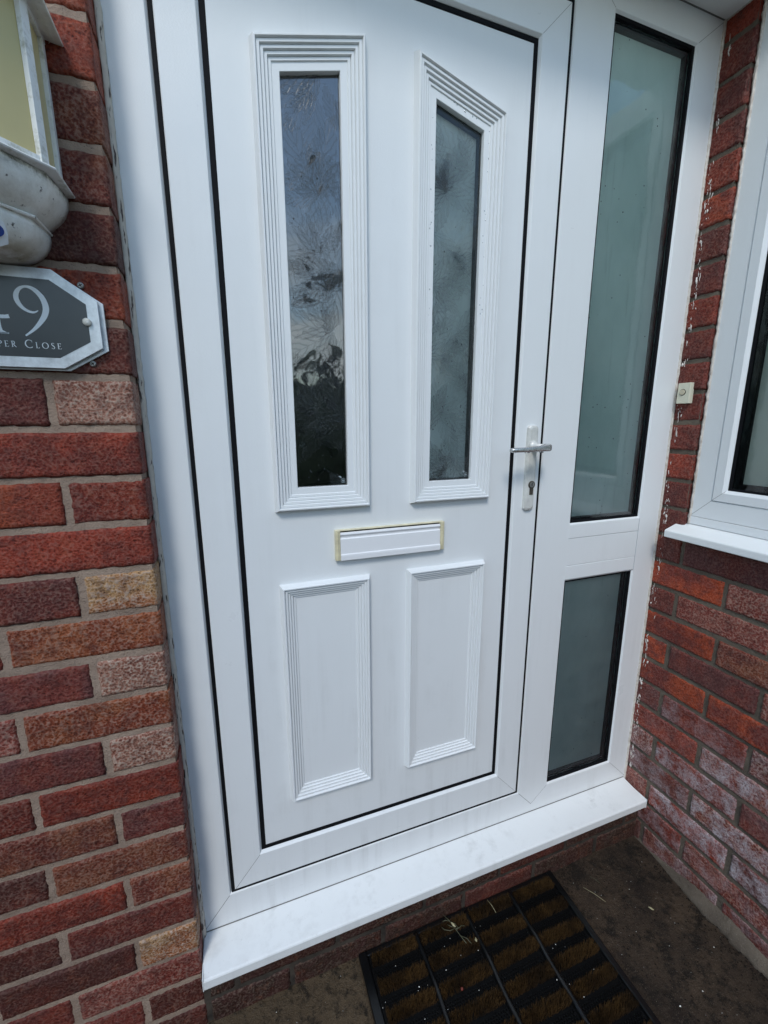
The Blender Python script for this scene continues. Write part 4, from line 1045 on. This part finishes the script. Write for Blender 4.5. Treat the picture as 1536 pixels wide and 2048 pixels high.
# sprig on the mat
cx, cy, cz = .548, -.100, GZ+.026
def P_(a, b, c=0): return (.500+a, -.070+b, GZ+.024+c)
twig = [((.500,-.062),(.508,-.080),(.514,-.098),(.520,-.118),(.524,-.136)), ((.508,-.080),(.500,-.076),(.492,-.074)), ((.514,-.098),(.500,-.100),(.488,-.092),(.484,-.084)),
        ((.514,-.100),(.525,-.102),(.532,-.098),(.540,-.101)), ((.520,-.118),(.530,-.128),(.536,-.140)), ((.510,-.084),(.518,-.090),(.521,-.098),(.516,-.104)), ((.512,-.095),(.505,-.092),(.500,-.084))]
for br in twig:
    sliver(m_, [(x_, y_, GZ+.0255+.002*math.sin(i*1.7)) for i, (x_, y_) in enumerate(br)], [.0008]*len(br))
tag(m_.build('twig', M['twig'], None, True), 'small dry branching sprig lying across the brush blocks of the door mat', 'twig')
def petal(x_, y_, z_, L_, W_, a_, mat, label, name='petal', cat='petal', group=None):
    m_ = MB(); rings = []
    for i in range(7):
        s_ = i/6; w_ = W_*math.sin(math.pi*(.08+.84*s_)); xx = (s_-.5)*L_
        rings.append([(x_+xx*math.cos(a_)-v*w_*math.sin(a_), y_+xx*math.sin(a_)+v*w_*math.cos(a_), z_+.0012*(1-v*v)+h_+.0008*math.sin(s_*5)) for v, h_ in ((-1,0),(-.5,.0004),(0,.0006),(.5,.0004),(1,0),(0,-.0003))])
    m_.loft(rings, True, True); return tag(m_.build(name, mat, None, True), label, cat, group)
petal(.5135, -.0905, GZ+.0265, .014, .0035, R(-65), M['petal'], 'pale yellow seed husk caught in the sprig on the door mat', 'seed_husk', 'seed husk', 'pale husks on the mat and paving')
petal(.552, -.135, GZ+.0215, .010, .0035, R(75), M['petal'], 'small pale yellow husk on the mat, right of the sprig', 'seed_husk', 'seed husk', 'pale husks on the mat and paving')
petal(1.0345, -.2241, GZ+.003, .013, .0032, R(-50), M['petal'], 'largest pale petal on the dark paving between the mat and the right wall', 'petal', 'petal', 'pale husks on the mat and paving')
# fine grit, flakes and fibres
m_ = MB()
def flake(x_, y_, z_, r_):
    n_ = random.randint(4,6); a0 = random.random()*6
    m_.add([(x_+r_*random.uniform(.6,1.2)*math.cos(a0+k*2*math.pi/n_), y_+r_*random.uniform(.4,1.)*math.sin(a0+k*2*math.pi/n_), z_+random.uniform(0,r_*.6)) for k in range(n_)], [tuple(range(n_))])
for (x_, y_, r_) in ((.9159,-.3874,.0026),(.9887,-.3871,.0022),(1.02,-.17,.002),(1.00,-.30,.0014),(.95,-.25,.0012),(1.06,-.27,.0012),(.935,-.155,.0014),(1.10,-.34,.0018)): flake(x_, y_, GZ+.004, r_)
for i in range(36): flake(random.uniform(.87,1.14), random.uniform(-.45,-.08), GZ+.003, random.uniform(.0004,.001))
for i in range(26): flake(random.uniform(0,.27), random.uniform(-.35,-.07), GZ+.003, random.uniform(.0004,.0011))
for i in range(26): flake(random.uniform(.29,.83), random.choice(rowy[:8])-.026+random.gauss(0,.006), GZ+.0135, random.uniform(.0006,.0018))
for i in range(20): flake(random.uniform(.29,.83), random.uniform(-.4,-.08), GZ+.0235, random.uniform(.0004,.0010))
tag(m_.build('pale_flakes', M['chip'], None), 'scattered tiny pale flakes on the paving and the door mat', 'flakes', kind='stuff')
m_ = MB()
for i in range(1100):
    x_, y_ = (random.gauss(.92,.035), random.gauss(-.085,.018)) if i < 480 else (1.165-abs(random.gauss(0,.03)), random.uniform(-.5,-.07)) if i < 800 else (random.uniform(.86,1.15), random.uniform(-.45,-.07))
    if y_ > -.060 or x_ > 1.168: continue
    r_ = random.uniform(.0008,.0032); b0 = Vector((x_, y_, GZ+r_*.4)); vv = [b0+Vector((random.uniform(.6,1.1)*r_*a, random.uniform(.6,1.1)*r_*b, random.uniform(.5,1)*r_*c)) for a, b, c in ((1,0,0),(0,1,0),(-1,0,0),(0,-1,0),(0,0,1),(0,0,-1))]
    m_.add(vv, [(0,1,4),(1,2,4),(2,3,4),(3,0,4),(1,0,5),(2,1,5),(3,2,5),(0,3,5)])
tag(m_.build('grit', M['grit'], None), 'dark grit and soil washed into the corner of the paving', 'grit', kind='stuff')
for (a, b, lb) in (((.905,-.122,GZ+.004),(.932,-.172,GZ+.006),'longer straight pale straw on the paving just right of the mat'), ((.945,-.105,GZ+.004),(.957,-.130,GZ+.004),'shorter brown straw on the paving towards the corner'), ((.628,-.068,GZ+.022),(.632,-.103,GZ+.023),'thin pale straw lying on the back row of the door mat')):
    m_ = MB(); a, b = Vector(a), Vector(b); m_.tube([a, a.lerp(b,.5)+Vector((.001,0,.0015)), b], [.0005,.0006,.0004], 6)
    tag(m_.build('straw', M['petal'] if 'longer' in lb or 'thin' in lb else M['twig'], None, True), lb, 'straw', 'straws on the paving and mat')
m_ = MB()
for i in range(8): 
    pass
def berry(x_, y_, z_, r_, lb):
    m_ = MB(); rings = [[(x_+r_*math.sin(R(t_))*math.cos(k*math.pi/6), y_+r_*math.sin(R(t_))*math.sin(k*math.pi/6), z_+r_*math.cos(R(t_))) for k in range(12)] for t_ in (8,35,62,90,118,145,172)]
    m_.loft(rings, True, True); tag(m_.build('berry', M['redberry'], None, True), lb, 'berry', 'dried berries on the mat')
berry(.4745, -.2010, GZ+.0145, .0034, 'small dark red dried berry between the brush rows, nearer the middle of the mat')

# ------------------------------------------------------------------ unseen leafy screen, added for the panes to mirror and to cut low light
hd_ = thing('added_hedge', 'dark leafy screen added out of view to darken reflections in the door glass', 'added_hedge', (0, -4.2, GZ))
m_ = MB(); random.seed(12)
for i in range(9000):
    x_ = random.uniform(-9, 9); top = 1.95+.25*noise.noise(Vector((x_*.8, 0, 0)))+.12*noise.noise(Vector((x_*3, 0, 0)))
    z_ = GZ + top*random.random()**.75; y_ = -4.2 + random.uniform(0,.5)*(1 if random.random() < .7 else -1); r_ = random.uniform(.05,.10)
    n_ = Vector((random.gauss(0,1), random.gauss(.6,1), random.gauss(.4,1))).normalized(); a_ = n_.orthogonal().normalized(); b2 = n_.cross(a_); c0 = Vector((x_, y_, z_))
    m_.add([c0+a_*r_, c0+b2*r_*.5, c0-a_*r_, c0-b2*r_*.5], [(0,1,2,3)])
m_.box(-9, 9, -4.5, -3.9, GZ, GZ+1.7)
adopt(m_.build('added_foliage', M['added_hedge'], None, fixn=False), hd_)
